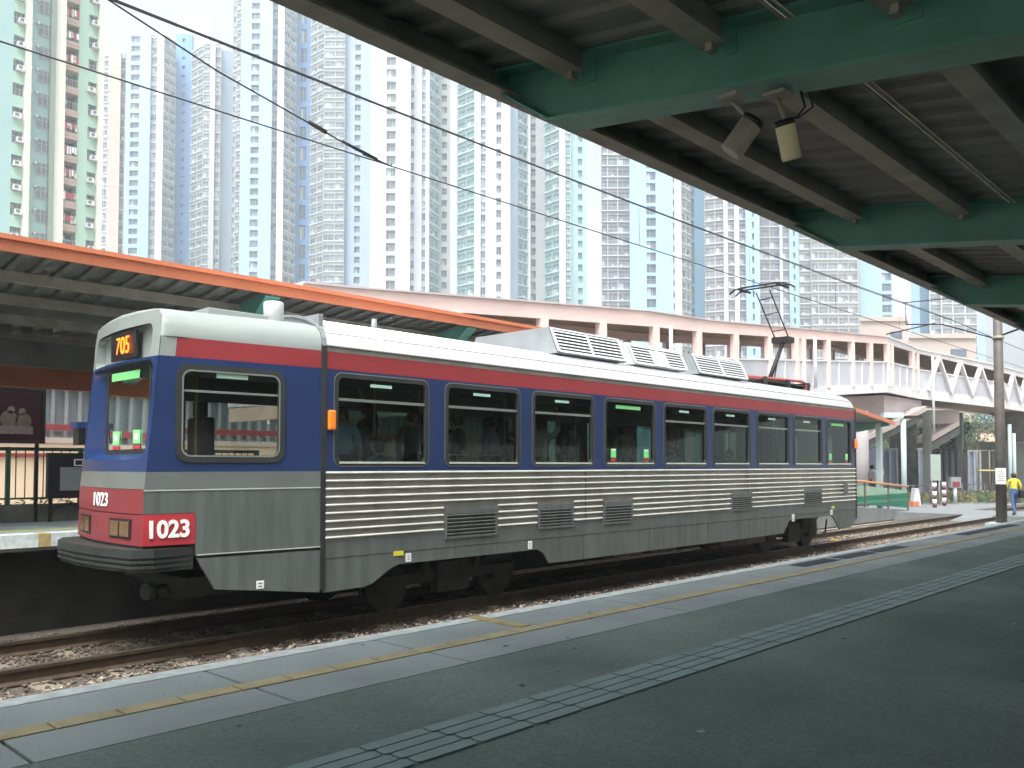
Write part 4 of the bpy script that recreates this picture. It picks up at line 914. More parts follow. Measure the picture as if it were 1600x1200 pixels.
tower('residential_tower', 'pale blue tower with deep blue recess, second of the pale row from the left', 232, [
 (357, 363, 4, 4, 'win', 't_cream', (1, 'w_grey', 't_cream')), (363, 370, 3, 2, B_, 't_cream', (1, 'w_grey', 't_cream')), (370, 419, -3, -3, 'col', PB, (386, 399, .66, 1, 'w_grey')),
 (419, 428, 0, 0, 'win', 't_cream', (1, 'w_grey', 't_cream')), (428, 438, -1, -1, 'wall', 't_white'), (438, 457, 0, 6, B_, 't_cream', (2, 'w_grey', 't_cream')),
 (457, 481, 10, 10, 'recess', 't_blue', (464, 474, .72, 2, 'w_dark')), (481, 502, 6, 2, B_, 't_cream', (2, 'w_grey', 't_cream')), (502, 520, 1, 1, B_, 't_cream', (1, 'w_grey', 't_cream')), (520, 535, 1, 1, B_, 't_cream', (1, 'w_grey', 't_cream')),
 (535, 576, 3, 3, 'col', 't_bluegrey', (551, 560, .62, 1, 'w_grey'))], 145, 2.82, 32)
tower('residential_tower', 'bright white tower with teal curved bays in the middle of the row', 197, [
 (576, 639, -5, -5, 'col', 't_white', (601, 616, .72, 1, 'w_grey')), (639, 646, -1, -1, 'win', 't_white', (1, 'w_grey', 't_lilac')), (646, 657, -1, -1, 'wall', 't_lilac'), (657, 664, 0, 0, 'win', 't_white', (1, 'w_grey', 't_lilac')), (664, 669, 0, 0, 'wall', 't_white'),
 (669, 684, 1, 6, B_, 't_teal', (2, 'w_teal', 't_teal')), (684, 702, 8, 8, 'recess', 't_cream', (689, 697, .55, 1, 'w_dark')), (702, 714, 7, 6, 'wall', 't_lilac'),
 (714, 741, 5, 1, B_, 't_teal', (2, 'w_teal', 't_teal')), (741, 750, 0, 0, 'wall', 't_white'), (750, 759, 1, 1, 'win', 't_white', (1, 'w_grey', 't_lilac')), (759, 797, -2, -2, 'col', 't_white', (775, 783, .66, 1, 'w_grey'))], 140, 2.83, 30)
tower('residential_tower', 'teal bayed tower with grey blue end wall left of the narrow sky gap', 200, [
 (797, 809, 2, 2, 'wall', 't_bluegrey'), (809, 824, 3, 6, B_, 't_teal', (2, 'w_teal', 't_teal')), (824, 829, 6, 6, 'wall', 't_lilac'), (829, 838, 9, 9, 'recess', 't_cream', (830, 837, .6, 1, 'w_dark')), (838, 852, 8, 8, 'wall', 't_cream'),
 (852, 875, 5, 1, B_, 't_teal', (2, 'w_teal', 't_teal')), (875, 884, 0, 0, 'wall', 't_white'), (884, 893, 1, 1, 'win', 't_lilac', (1, 'w_teal', 't_teal')), (893, 918, 2, 2, 'col', 't_teal', (904, 911, .6, 1, 'w_teal'))], 140, 2.8, 28)
tower('residential_tower', 'plain pale distant tower filling the lower part of the sky gap', 350, [(912, 948, 0, 0, 'wall', 't_pale')], 107, 2.9, 50)
tower('residential_tower', 'brown bayed tower with broad light blue wall right of the sky gap', 208, [
 (941, 951, 3, 3, B_, 't_lilac', (1, 'w_brown', 't_brown')), (951, 967, 3, 3, B_, 't_lilac', (1, 'w_brown', 't_brown')), (967, 986, 3, 3, B_, 't_lilac', (1, 'w_brown', 't_brown')),
 (986, 1053, -3, -3, 'col', 't_ltblue', (1012, 1027, .74, 1, 'w_dark')), (1053, 1067, -1, -1, 'col', 't_lilac', (1054, 1056, .5, 1, 'w_grey')), (1067, 1081, 1, 5, B_, 't_cream', (2, 'w_grey', 't_cream')),
 (1081, 1104, 9, 9, 'recess', 't_bluedark', (1082, 1087, .85, 2, 'w_dark')), (1104, 1120, 3, 2, B_, 't_cream', (1, 'w_brown', 't_brown')), (1120, 1134, 2, 1, B_, 't_cream', (1, 'w_brown', 't_brown')), (1134, 1140, 0, 0, 'wall', 't_lilac'),
 (1140, 1151, 1, 1, B_, 't_cream', (1, 'w_brown', 't_brown')), (1151, 1158, 0, 0, 'wall', 't_white'), (1158, 1169, 1, 1, B_, 't_cream', (1, 'w_brown', 't_brown')), (1169, 1190, -1, -1, 'col', 't_ltblue', (1178, 1182, .6, 1, 'w_grey'))], 140, 2.8, 20)
tower('residential_tower', 'beige and brown tower with pale green strip behind the pantograph', 216, [
 (1190, 1206, 2, 2, B_, 't_cream', (1, 'w_brown', 't_brown')), (1206, 1222, 2, 2, B_, 't_cream', (1, 'w_brown', 't_brown')), (1222, 1226, 1, 1, 'wall', 't_lilac'), (1226, 1237, 2, 2, B_, 't_cream', (1, 'w_brown', 't_brown')),
 (1237, 1252, 1, 1, 'col', 't_teal', (1243, 1246, .5, 1, 'w_teal')), (1252, 1271, 3, 3, B_, 't_cream', (1, 'w_brown', 't_beige')), (1271, 1282, 2, 2, B_, 't_cream', (1, 'w_brown', 't_beige')), (1282, 1297, 2, 2, B_, 't_cream', (1, 'w_brown', 't_beige')),
 (1297, 1313, 2, 2, B_, 't_cream', (1, 'w_brown', 't_beige')), (1313, 1329, 2, 2, B_, 't_cream', (1, 'w_brown', 't_beige')), (1329, 1344, 2, 2, B_, 't_cream', (1, 'w_brown', 't_beige')), (1344, 1349, 3, 3, 'wall', 't_pillar')], 130, 2.8, 18)
tower('residential_tower', 'light blue and cream tower farthest right above the footbridge truss', 225, [
 (1349, 1399, 0, 0, 'col', 't_paleblue', (1382, 1397, .72, 1, 'w_dark')), (1399, 1427, 1, 1, 'wall', 't_lilac'), (1427, 1441, 2, 4, 'wall', 't_paleblue'), (1441, 1457, 9, 9, 'wall', 't_bluedark'),
 (1457, 1475, 3, 3, B_, 't_white', (1, 'w_brown', 't_beige')), (1475, 1493, 2, 2, B_, 't_white', (1, 'w_brown', 't_beige')), (1493, 1512, 2, 2, B_, 't_white', (1, 'w_brown', 't_beige')), (1512, 1531, 2, 2, B_, 't_white', (1, 'w_brown', 't_beige')), (1531, 1543, 2, 2, 'wall', 't_paleblue')], 110, 2.8, 14)
tower('residential_tower', 'narrow peach tower between the green block and the pale blue row', 200, [
 (140, 150, 2, 2, 'wall', 't_cream'), (150, 160, 1, 1, B_, 't_lilac', (1, 'w_grey', 't_lilac')), (160, 179, 0, 0, 'wall', 't_peach'), (179, 186, 2, 2, B_, 't_cream', (1, 'w_grey', 't_cream'))], 100, 2.8, 40)
# green block at the left, parallel to the tracks
gb = thing('residential_tower', (40, 109, 0), 'near green tower block with air conditioners and laundry balconies at the left', 'tower block', 'high rise residential towers')
def gxp(px): d = 109*F/(CH*(2075-px)); return (CH*d+SH*(px-800)/F*d)
GF = 109.; fhh = 2.79
parts = [(-70, 8, 't_green2', 0), (26, 32, 't_fin', -1.2), (32, 57, 't_green2', 1.0), (57, 70, 't_green2', 1.0), (70, 78, 't_pillar', .4), (78, 86, 't_fin', -1.2), (112, 128, 't_green', 0), (142, 147, 't_fin', -1.2)]
for a, b, c, o_ in parts:
    m = MB(); m.box(gxp(a), gxp(b), GF+o_, GF+14, 0, 112); m.build('wall', c, gb)
m = MB(); m.box(gxp(8), gxp(26), GF+.6, GF+14, 0, 112); m.box(gxp(128), gxp(142), GF+.6, GF+14, 0, 112); m.box(gxp(86), gxp(112), GF+1.8, GF+14, 0, 112)
for z in range(8, 40):
    for a, b in ((8, 26), (128, 142)): m.box(gxp(a), gxp(b), GF, GF+.6, z*fhh-1.35, z*fhh)
m.build('wall', 't_green', gb)
wm_ = []; 
def add_copy(proto, loc): 
    c = proto.copy(); COL.objects.link(c); c.location = Vector(loc)-Vector(gb.location); c.parent = gb; c.matrix_parent_inverse = Matrix(); return c
def pm(fn, name, mats):
    m = MB(); fn(m); o = m.build(name, mats); return o
def fwin(m): m.box(-.75, .75, -.02, .02, 0, 1.4, 1); m.box(-.78, .78, -.06, -.02, -.05, 0, 0); [m.box(x-.03, x+.03, -.06, -.02, 0, 1.4, 0) for x in (-.75, -.2, .3, .75)]; m.box(-.75, .75, -.06, -.02, .9, .95, 0)
def fac(m): m.box(-.38, .38, -.5, .1, 0, .5, 0); m.box(-.30, .1, -.52, -.5, .08, .42, 1); m.box(-.5, .5, -.55, .05, -.08, 0, 0)
def fbal(m):
    m.box(-1.0, 1.0, -.5, .9, -.7, 0, 2); m.box(-1.0, 1.0, -.5, -.45, 0, .1, 2)
    for k in range(7): m.box(-.95+k*.3, -.91+k*.3, -.48, -.45, .1, 1.0, 0)
    m.box(-.98, .98, -.49, -.45, .95, 1.0, 0)
def flaun(m):
    for k in range(6): x = -.9+k*.3; m.box(x, x+R.uniform(.16, .27), -.62, -.58, .2+R.uniform(0, .3), 1.15, R.choice((0, 0, 1, 2)))
def fduct(m): m.tube([(0, 0, 0), (0, -.35, 0), (0, -.36, 0)], [.17, .17, .1], 10)
kinds = {}
for z in range(10, 39):
    zz = z*fhh
    for (px, o_) in ((17, .05), (135, .05), (63, .95)):
        wi = R.randrange(2)
        if ('w',) not in kinds: kinds[('w',)] = pm(fwin, 'window', ['w_frame', 'w_grey']); o = kinds[('w',)]; o.parent = gb; o.location = Vector((gxp(px), GF+o_+(.5 if px != 63 else -.02), zz+.05))-Vector(gb.location)
        else: add_copy(kinds[('w',)], (gxp(px), GF+o_+(.5 if px != 63 else -.02), zz+.05))
        if px != 63 and R.random() < .9:
            if ('a',) not in kinds: kinds[('a',)] = pm(fac, 'air_conditioner', ['acwhite', 'w_dark']); kinds[('a',)].parent = gb; kinds[('a',)].location = Vector((gxp(px)-.2, GF-.05, zz+1.45-1.35))-Vector(gb.location)
            else: add_copy(kinds[('a',)], (gxp(px)+R.uniform(-.25, .25), GF-.05, zz-.75+.9))
    if 'b' not in kinds: kinds['b'] = pm(fbal, 'balcony', ['w_frame', 'w_dark', 't_peach']); kinds['b'].parent = gb; kinds['b'].location = Vector((gxp(99), GF+.4, zz))-Vector(gb.location)
    else: add_copy(kinds['b'], (gxp(99), GF+.4, zz))
    if R.random() < .75:
        o = pm(flaun, 'laundry', ['laundry', 'label_white', 'redpanel']); o.parent = gb; o.location = Vector((gxp(99), GF+.4, zz))-Vector(gb.location)
    o = pm(lambda m: (m.box(-1., 1., 0, .05, 0, 2., 1), m.box(-.2, .2, -.3, 0, 1.2, 1.7, 0)), 'balcony_window', ['acwhite', 'w_dark']); o.parent = gb; o.location = Vector((gxp(99), GF+1.72, zz+.1))-Vector(gb.location)
    for px in (40, 50):
        o = pm(fduct, 'exhaust_duct', 'acwhite'); o.parent = gb; o.location = Vector((gxp(px), GF+1.0, zz+1.3))-Vector(gb.location)
m = MB()
for z in range(10, 39): m.box(gxp(87), gxp(111.5), GF-.15, GF+1.7, z*fhh-.35, z*fhh-.69+.34+.001)
m.build('balcony_slab', 't_peach', gb)
# low beige podium buildings over the footbridge
def podium(label, px0, px1, d, z0y, z1y, mt):
    P = [gp(px0, d), gp(px1, d), gp(px1, d+25), gp(px0, d+25)]; zt = H+(727-z1y)/F*d
    t = thing('podium_building', P[0], label, 'building')
    m = MB(); m.prism(P, (0, 0, zt)); m.build('wall', mt, t)
    m = MB(); m.prism([gp(px0, d-.3, zt), gp(px1, d-.3, zt), gp(px1, d+25.2, zt), gp(px0, d+25.2, zt)], (0, 0, .6)); m.build('parapet', mt, t)
    m = MB(); Q = [gp(px0+(px1-px0)*.62, d-.05, zt-2.4), gp(px0+(px1-px0)*.86, d-.05, zt-2.4)]; m.prism([Q[0], Q[1], Q[1]+Vector((0, 0, 1)), Q[0]+Vector((0, 0, 1))], (.02, .02, 0)); m.build('window', 'w_dark', t)
    return t
podium('tan podium block in front of the right towers, taller left part', 1347, 1423, 118, 560, 501, 'podium')
podium('lower tan podium block with vaulted roof light above the truss', 1423, 1528, 112, 560, 528, 'podium')
# ============================================================ UNDER THE BRIDGE, RIGHT
def zy(y, d): return H+(727-y)/F*d
def aty(px, d, y): return gp(px, d, zy(y, d))
rc = thing('ramp_canopy', (34, 13.2, 4), 'small sloping orange edged canopy over the ramp behind the tram rear', 'canopy')
m = MB(); m.prism([(26, 13, 4.62), (36.9, 13, 3.64), (36.9, 13, 3.78), (26, 13, 4.78)], (0, .06, 0)); m.build('fascia', 'orange', rc)
m = MB(); m.prism([(26, 13.06, 4.70), (36.9, 13.06, 3.70), (36.9, 13.06, 3.76), (26, 13.06, 4.76)], (0, 3, 0)); m.build('roof', 'deck', rc)
m = MB(); m.prism([(33, 13.1, 4.05), (33, 13.1, 3.9), (33, 16, 3.3), (33, 16, 4.05)], (.2, 0, 0)); m.build('beam', 'green_steel', rc); m = MB(); m.prism([(36.4, 13.1, 3.74), (36.4, 13.1, 3.6), (36.4, 16, 3.1), (36.4, 16, 3.74)], (.2, 0, 0)); m.build('beam', 'green_steel', rc)
m = MB(); m.box(36.35, 36.55, 13.4, 13.6, -.3, 3.72); m.build('column', 'lampwhite', rc)
lp = thing('lamp_post', gp(1412, 44), 'pale blue lamp post with flat twin head beside the small ramp canopy', 'lamp post')
p = gp(1412, 44)
m = MB(); m.tube([p+Vector((0, 0, -.3)), p+Vector((0, 0, 4.3))], .13, 12); m.build('pole', 'lampwhite', lp)
m = MB(); r_ = Vector((SH, -CH, 0)); m.obox(p+Vector((0, 0, 4.52))-r_*.55, r_*.5, Vector((CH, SH, 0))*.2, (0, 0, .13)); m.build('lamp_head', 'lampwhite', lp)
m = MB(); m.obox(p+Vector((0, 0, 4.42))+r_*.5, r_*.42, Vector((CH, SH, 0))*.2, (0, 0, .07)); m.build('bracket', 'dark_steel', lp)
for px, dd_ in ((1578, 62), (1584.5, 63)):
    p = gp(px, dd_); m = MB(); m.tube([p+Vector((0, 0, -.3)), p+Vector((0, 0, 4.9 if px < 1580 else 4.3))], .12, 10); tag(m.build('white_post', 'lampwhite', loc=tuple(p)), 'tall white post right of the brown mast, '+('taller left one' if px < 1580 else 'shorter right one'), 'post', 'white posts right of the mast')
# ramp with glass barrier
m = MB(); m.prism([(28, 13.3, -.3), (40.5, 13.3, -.3), (40.5, 13.3, -.2), (39.3, 13.3, .03), (32, 13.3, .45), (28, 13.3, 1.05)], (0, 2.6, 0)); tag(m.build('ramp', 'pave'), kind='structure')
gr = thing('glass_barrier', (36, 13.4, .4), 'green glass ramp barrier with orange handrail behind the tram rear', 'barrier')
def rz_(x): return .45-(x-32)*.058 if x > 32 else .45+(32-x)*.15
m = MB(); m.tube([(x, 13.35, rz_(x)+1.02) for x in (28, 32, 35, 39.3)], .045, 10); m.build('handrail', 'orange2', gr)
for a, b in ((28, 30.4), (30.5, 32.4), (32.5, 34.4), (34.5, 36.9), (37.0, 39.2)):
    m = MB(); m.prism([(a+.05, 13.34, rz_(a)+.1), (b-.05, 13.34, rz_(b)+.1), (b-.05, 13.34, rz_(b)+.85), (a+.05, 13.34, rz_(a)+.85)], (0, .012, 0)); m.build('glass_panel', 'glass_green', gr)
for x in (28, 30.45, 32.45, 34.45, 36.95, 39.25): m = MB(); m.box(x-.03, x+.03, 13.32, 13.38, rz_(x)-.1, rz_(x)+1.02); m.build('post', 'pole_grey', gr)
cr_ = thing('ticket_reader', gp(1372, 37.5, .3), 'orange topped ticket reader post behind the green glass barrier', 'ticket reader')
p = gp(1372, 37.5); m = MB(); m.tube([p+Vector((0, 0, .2)), p+Vector((0, 0, 1.55))], .07, 10); m.build('post', 'acgrey', cr_)
m = MB(); m.obox(p+Vector((0, 0, 1.66)), r_*.2, Vector((CH, SH, 0))*.12, (0, 0, .1)); m.build('reader_head', 'orange2', cr_)
# bollards
def bollard(px, d, label):
    p = gp(px, d); t = thing('bollard', (p.x, p.y, -.2), label, 'bollard', 'red and white bollards by the crossing')
    for k in range(6): m = MB(); m.tube([p+Vector((0, 0, -.2+k*.21)), p+Vector((0, 0, -.2+(k+1)*.21))], .10, 14); m.build('band', 'white_text' if k % 2 else 'maroon', t)
bollard(1459, 44.5, 'red and white banded bollard by the crossing, left one of two'); bollard(1474, 46.5, 'red and white banded bollard by the crossing, right one of two')
# control post
p = gp(1491, 49); t = thing('control_post', (p.x, p.y, -.2), 'short white post carrying a small red and grey control box', 'control post')
m = MB(); m.tube([p+Vector((0, 0, -.2)), p+Vector((0, 0, 1.1))], .11, 10); m.build('post', 'acwhite', t)
m = MB(); m.obox(p+Vector((0, 0, 1.0)), r_*.28, Vector((CH, SH, 0))*.14, (0, 0, .3)); m.build('box', 'acgrey', t)
m = MB(); m.obox(p+Vector((0, 0, .9))-Vector((CH, SH, 0))*.15, r_*.2, Vector((CH, SH, 0))*.01, (0, 0, .14)); m.build('red_plate', 'redfront', t)
p = gp(1461, 47.5); t = thing('sign_board', (p.x, p.y, -.2), 'tall blank pale green board standing behind the striped bollards', 'sign')
m = MB(); m.obox(p+Vector((0, 0, 1.85)), r_*.27, Vector((CH, SH, 0))*.05, (0, 0, .72)); m.build('panel', 'palegreen', t)
m = MB(); [m.tube([p+r_*s_+Vector((0, 0, -.2)), p+r_*s_+Vector((0, 0, 1.2))], .03, 8) for s_ in (-.2, .2)]; m.build('leg', 'acgrey', t)
p = gp(1431, 46); t = thing('water_barrier', (p.x, p.y, -.2), 'orange and white plastic barrier standing beside the path', 'barrier')
m = MB(); m.prism([p-r_*.2+Vector((0, 0, -.2)), p+r_*.25+Vector((0, 0, -.2)), p+r_*.12+Vector((0, 0, .75)), p-r_*.08+Vector((0, 0, .75))], Vector((CH, SH, 0))*.4); m.build('body', 'acwhite', t)
m = MB(); m.prism([p-r_*.24+Vector((0, 0, -.21))-Vector((CH, SH, 0))*.05, p+r_*.1+Vector((0, 0, -.21))-Vector((CH, SH, 0))*.05, p+r_*.1+Vector((0, 0, .05))-Vector((CH, SH, 0))*.05, p-r_*.2+Vector((0, 0, .05))-Vector((CH, SH, 0))*.05], Vector((CH, SH, 0))*.5); m.build('foot', 'orange', t)
# path side railing (thin)
t = thing('wire_fence', gp(1480, 50), 'thin grey metal fence running behind the bollards', 'fence')
m = MB(); a = gp(1412, 47.5); b = gp(1560, 53)
for z in (.85, .45): m.tube([a+Vector((0, 0, z)), b+Vector((0, 0, z))], .025, 6)
m.build('rail', 'pole_grey', t)
for k in range(13): q = a.lerp(b, k/12); m = MB(); m.tube([q+Vector((0, 0, -.2)), q+Vector((0, 0, .88))], .03, 6); m.build('post', 'pole_grey', t)
# sheds and hoardings
def hoard(label, px0, px1, d, y1, n, mt, mt2, name='hoarding', cat='hoarding', dep=.15):
    a = gp(px0, d); b = gp(px1, d); zt = zy(y1, d); t = thing(name, tuple(a), label, cat); f = Vector((CH, SH, 0))
    m = MB(); m.prism([a, b, b+Vector((0, 0, zt)), a+Vector((0, 0, zt))], f*dep); m.build('panel', mt, t)
    m = MB()
    for k in range(n+1): q = a.lerp(b, k/n); m.obox(q+Vector((0, 0, zt/2))-f*.06, r_*.06, f*.06, (0, 0, zt/2))
    m.obox((a+b)/2+Vector((0, 0, zt-.08))-f*.06, (b-a)/2, f*.05, (0, 0, .07)); m.build('frame', mt2, t)
hoard('blue grey site cabin under the footbridge', 1378, 1446, 54, 700, 6, 'bluegrey', 'acgrey', 'site_cabin', 'cabin', 3)
hoard('dark green panelled hoarding behind the sign board', 1446, 1512, 58, 701, 7, 'hoard', 'dark_steel')
hoard('blue grey panelled gate right of the dark hoarding', 1512, 1530, 57, 703, 2, 'bluegrey', 'acgrey', 'gate', 'gate')
hoard('dark wall of sheds at the far right behind the mast', 1530, 1700, 66, 690, 9, 'hoard', 'concrete_dark')
t = thing('mesh_frame', gp(1543, 52), 'tan pipe frame with a yellow bar beside the brown mast', 'frame')
a = gp(1527, 52); b = gp(1561, 52); zt = zy(704, 52)
m = MB(); m.tube([a, a+Vector((0, 0, zt)), b+Vector((0, 0, zt)), b], .05, 8); q = a.lerp(b, .55); m.tube([q, q+Vector((0, 0, zt))], .04, 8); m.build('pipe', 'sleeper', t)
m = MB(); m.tube([a+Vector((0, 0, 1.65)), b+Vector((0, 0, 1.65))], .05, 8); m.build('bar', 'yellow_paint', t)
# staircase with pale sloping parapets under the bridge
st = thing('staircase', gp(1430, 50), 'covered staircase with pale sloping roof edges rising to the footbridge', 'staircase')
f = Vector((CH, SH, 0))
def slab(px0, y0, px1, y1, d0, d1, th, mt, nm, dep=2.2):
    a = aty(px0, d0, y0); b = aty(px1, d1, y1); m = MB(); m.prism([a, b, b+Vector((0, 0, th)), a+Vector((0, 0, th))], f*dep); m.build(nm, mt, st)
slab(1352, 690, 1400, 668, 46, 48, .3, 'podium', 'parapet'); slab(1352, 702, 1400, 678, 46.2, 48.2, .36, 'hoard', 'stair_flight')
slab(1400, 667, 1449, 642, 48, 50, .3, 'podium', 'parapet'); slab(1400, 678, 1449, 652, 48.2, 50.2, .36, 'hoard', 'stair_flight')
slab(1455, 691, 1500, 665, 55, 57, .35, 'podium', 'parapet'); slab(1455, 705, 1500, 678, 55.2, 57.2, .5, 'hoard', 'stair_flight')
slab(1440, 662, 1500, 662, 57, 57, .9, 'podium', 'landing_wall', 1)
for px, d in ((1449, 51.5), (1500, 58)): p = gp(px, d); m = MB(); m.box(p.x-.2, p.x+.2, p.y-.2, p.y+.2, -.3, zy(645, d)); m.build('column', 'hoard', st)
# round pale column near the tram rear
p = gp(1343, 42); m = MB(); m.tube([p+Vector((0, 0, -.3)), p+Vector((0, 0, 4.6))], .42, 20); tag(m.build('round_column', 'colgrey', loc=tuple(p)), 'thick round beige column right behind the tram rear end', 'column')
# planted bed
m = MB()
for i in range(1800):
    px = R.uniform(1415, 1600); d = R.uniform(49, 56); p = gp(px, d, -.2+R.uniform(0, .35)); s_ = R.uniform(.06, .16); a = R.uniform(0, 3.1)
    u = Vector((math.cos(a), math.sin(a), 0))*s_; m.face([p-u, p+u, p+u*.4+Vector((0, 0, s_*2)), p-u*.6+Vector((0, 0, s_*1.6))], R.choice((0, 1, 1)))
tag(m.build('ground_cover', ['leaf2', 'leaf_y']), 'scrubby yellow green ground cover behind the bollards', 'ground cover', kind='stuff')
# trees
def tree(px, d, h, r, label, n=1600, lm='leaf'):
    p = gp(px, d, -.3); t = thing('tree', tuple(p), label, 'tree', 'trees beyond the footbridge')
    m = MB(); top = p+Vector((0, 0, h*.6)); m.tube([p, p.lerp(top, .5)+Vector((.1, .05, 0)), top], [.16, .12, .07], 8)
    cl = []
    for k in range(9):
        a = R.uniform(0, 6.28); q = p+Vector((math.cos(a)*r*R.uniform(.2, .8), math.sin(a)*r*R.uniform(.2, .8), h*R.uniform(.5, .95))); cl.append((q, r*R.uniform(.25, .5))); m.tube([p.lerp(top, R.uniform(.5, 1)), q], [.05, .02], 5)
    m.build('trunk', 'trunk', t)
    m = MB()
    for i in range(n):
        q, rr = R.choice(cl); v = Vector((R.gauss(0, 1), R.gauss(0, 1), R.gauss(0, .8))).normalized()*rr*R.uniform(.5, 1.08); c = q+v
        s_ = R.uniform(.07, .17); u = Vector((R.gauss(0, 1), R.gauss(0, 1), R.gauss(0, 1))).normalized(); w2 = u.orthogonal().normalized()
        m.face([c-u*s_, c-w2*s_*.5, c+u*s_, c+w2*s_*.5], R.choice((0, 0, 1)))
    m.build('crown', [lm, 'leaf2'], t)
tree(1432, 60, 4.6, 1.5, 'dark leafy tree left of the pale landing wall under the bridge'); tree(1452, 59, 5.0, 1.1, 'small dark tree in the middle under the bridge'); tree(1478, 60, 5.2, 1.6, 'dark dense tree right of the stairs under the bridge')
tree(1375, 66, 5.6, 2.2, 'dark tree seen above the blue grey cabin'); tree(1522, 78, 7, 2.6, 'dark tree behind the pier right of the stairs')
# far backdrop walls under the bridge level
bw = thing('low_building', gp(1500, 90), 'long dim low building closing the view under the footbridge', 'building')
m = MB(); m.prism([gp(1300, 88), gp(1720, 88), gp(1720, 98), gp(1300, 98)], (0, 0, 6.2)); m.build('wall', 'bridge_under', bw)
m = MB(); m.prism([gp(1300, 87.9, 4.2), gp(1720, 87.9, 4.2), gp(1720, 87.9, 5.2), gp(1300, 87.9, 5.2)], (.05, .05, 0)); m.build('band', 'beige', bw)
# ============================================================ PEOPLE
def person(loc, rz, label, pose='stand', shirt=(.3, .3, .3), legs=(.03, .03, .05), hair='short', group=None, h=1.68, bag=None, sleeves='short'):
    s_ = h/1.68; J = {}
    sit = pose == 'sit'; zo = -.42 if sit else 0
    J['pel'] = (0, 0, .93+zo); J['wai'] = (0, 0, 1.06+zo); J['che'] = (0, .01, 1.27+zo); J['neb'] = (0, 0, 1.42+zo); J['nec'] = (0, .01, 1.47+zo); J['hea'] = (0, .02, 1.56+zo); J['hdt'] = (0, .015, 1.65+zo); J['nos'] = (0, .115, 1.555+zo)
    E_ = [('pel', 'wai', 'T'), ('wai', 'che', 'S'), ('che', 'neb', 'S'), ('neb', 'nec', 'K'), ('nec', 'hea', 'K'), ('hea', 'hdt', 'K'), ('hea', 'nos', 'K')]
    Rd = {'pel': (.145, .11), 'wai': (.13, .10), 'che': (.155, .11), 'neb': (.07, .065), 'nec': (.052, .055), 'hea': (.078, .095), 'hdt': (.065, .078), 'nos': (.012, .012)}
    for sd_, q in ((-1, 'l'), (1, 'r')):
        J['hip'+q] = (.09*sd_, 0, .88+zo)
        if sit: J['kne'+q] = (.10*sd_, .42, .50); J['ank'+q] = (.10*sd_, .42, .09); J['toe'+q] = (.10*sd_, .58, .04)
        else:
            st_ = .18*sd_ if pose == 'walk' else .02*sd_
            J['kne'+q] = (.10*sd_, st_*.7+.03, .49); J['ank'+q] = (.10*sd_, st_*1.3-(.06 if st_ < 0 else 0), .09); J['toe'+q] = (.11*sd_, st_*1.3+.15, .035)
        J['sho'+q] = (.19*sd_, 0, 1.38+zo)
        if pose == 'hold' and sd_ > 0: J['elb'+q] = (.27, .16, 1.52+zo); J['wri'+q] = (.22, .26, 1.76+zo); hd = Vector((-.01, .02, .09))
        elif sit: J['elb'+q] = (.23*sd_, .05, 1.12+zo); J['wri'+q] = (.15*sd_, .26, 1.03+zo); hd = Vector((-.02*sd_, .09, -.02))
        elif pose == 'walk': J['elb'+q] = (.24*sd_, -.08*sd_, 1.12); J['wri'+q] = (.24*sd_, -.08*sd_+.16, .93); hd = Vector((-.01*sd_, .06, -.07))
        else: J['elb'+q] = (.235*sd_, -.01, 1.12+zo); J['wri'+q] = (.235*sd_, .10, .90+zo); hd = Vector((0, .03, -.09))
        w3 = Vector(J['wri'+q]); hd = hd.normalized(); J['pal'+q] = tuple(w3+hd*.07); side_ = hd.cross(Vector((0, 1, .2))).normalized()
        if side_.length < .1: side_ = Vector((1, 0, 0))
        E_ += [('pel', 'hip'+q, 'T'), ('hip'+q, 'kne'+q, 'T'), ('kne'+q, 'ank'+q, 'T'), ('ank'+q, 'toe'+q, 'F'), ('neb', 'sho'+q, 'S'), ('sho'+q, 'elb'+q, 'S'), ('elb'+q, 'wri'+q, 'S' if sleeves == 'long' else 'K'), ('wri'+q, 'pal'+q, 'K')]
        Rd.update({'hip'+q: (.095, .095), 'kne'+q: (.06, .06), 'ank'+q: (.042, .045), 'toe'+q: (.04, .028), 'sho'+q: (.06, .06), 'elb'+q: (.042, .042), 'wri'+q: (.028, .026), 'pal'+q: (.036, .02)})
        for k in range(4):
            b0 = Vector(J['pal'+q])+side_*(.012*(k-1.5))+hd*.015; L = (.062, .072, .068, .052)[k]
            J['f%d%s' % (k, q)] = tuple(b0+hd*L*.6+Vector((0, .004, 0))); J['g%d%s' % (k, q)] = tuple(b0+hd*L+Vector((0, .018, 0)))
            E_ += [('pal'+q, 'f%d%s' % (k, q), 'K'), ('f%d%s' % (k, q), 'g%d%s' % (k, q), 'K')]; Rd['f%d%s' % (k, q)] = (.009, .009); Rd['g%d%s' % (k, q)] = (.007, .007)
        J['th'+q] = tuple(w3+hd*.06+side_*.045); E_.append(('wri'+q, 'th'+q, 'K')); Rd['th'+q] = (.010, .010)
    names = list(J); idx = {n_: i for i, n_ in enumerate(names)}
    me = bpy.data.meshes.new('p'); me.from_pydata([Vector(J[n_])*s_ for n_ in names], [(idx[a], idx[b]) for a, b, _ in E_], []); o = bpy.data.objects.new('p', me); COL.objects.link(o)
    sk = o.modifiers.new('skin', 'SKIN'); sk.use_smooth_shade = True
    for n_ in names: me.skin_vertices[0].data[idx[n_]].radius = (Rd[n_][0]*s_, Rd[n_][1]*s_)
    for i in range(len(names)): me.skin_vertices[0].data[i].use_root = (i == idx['pel'])
    sb_ = o.modifiers.new('sub', 'SUBSURF'); sb_.levels = 1; sb_.render_levels = 1
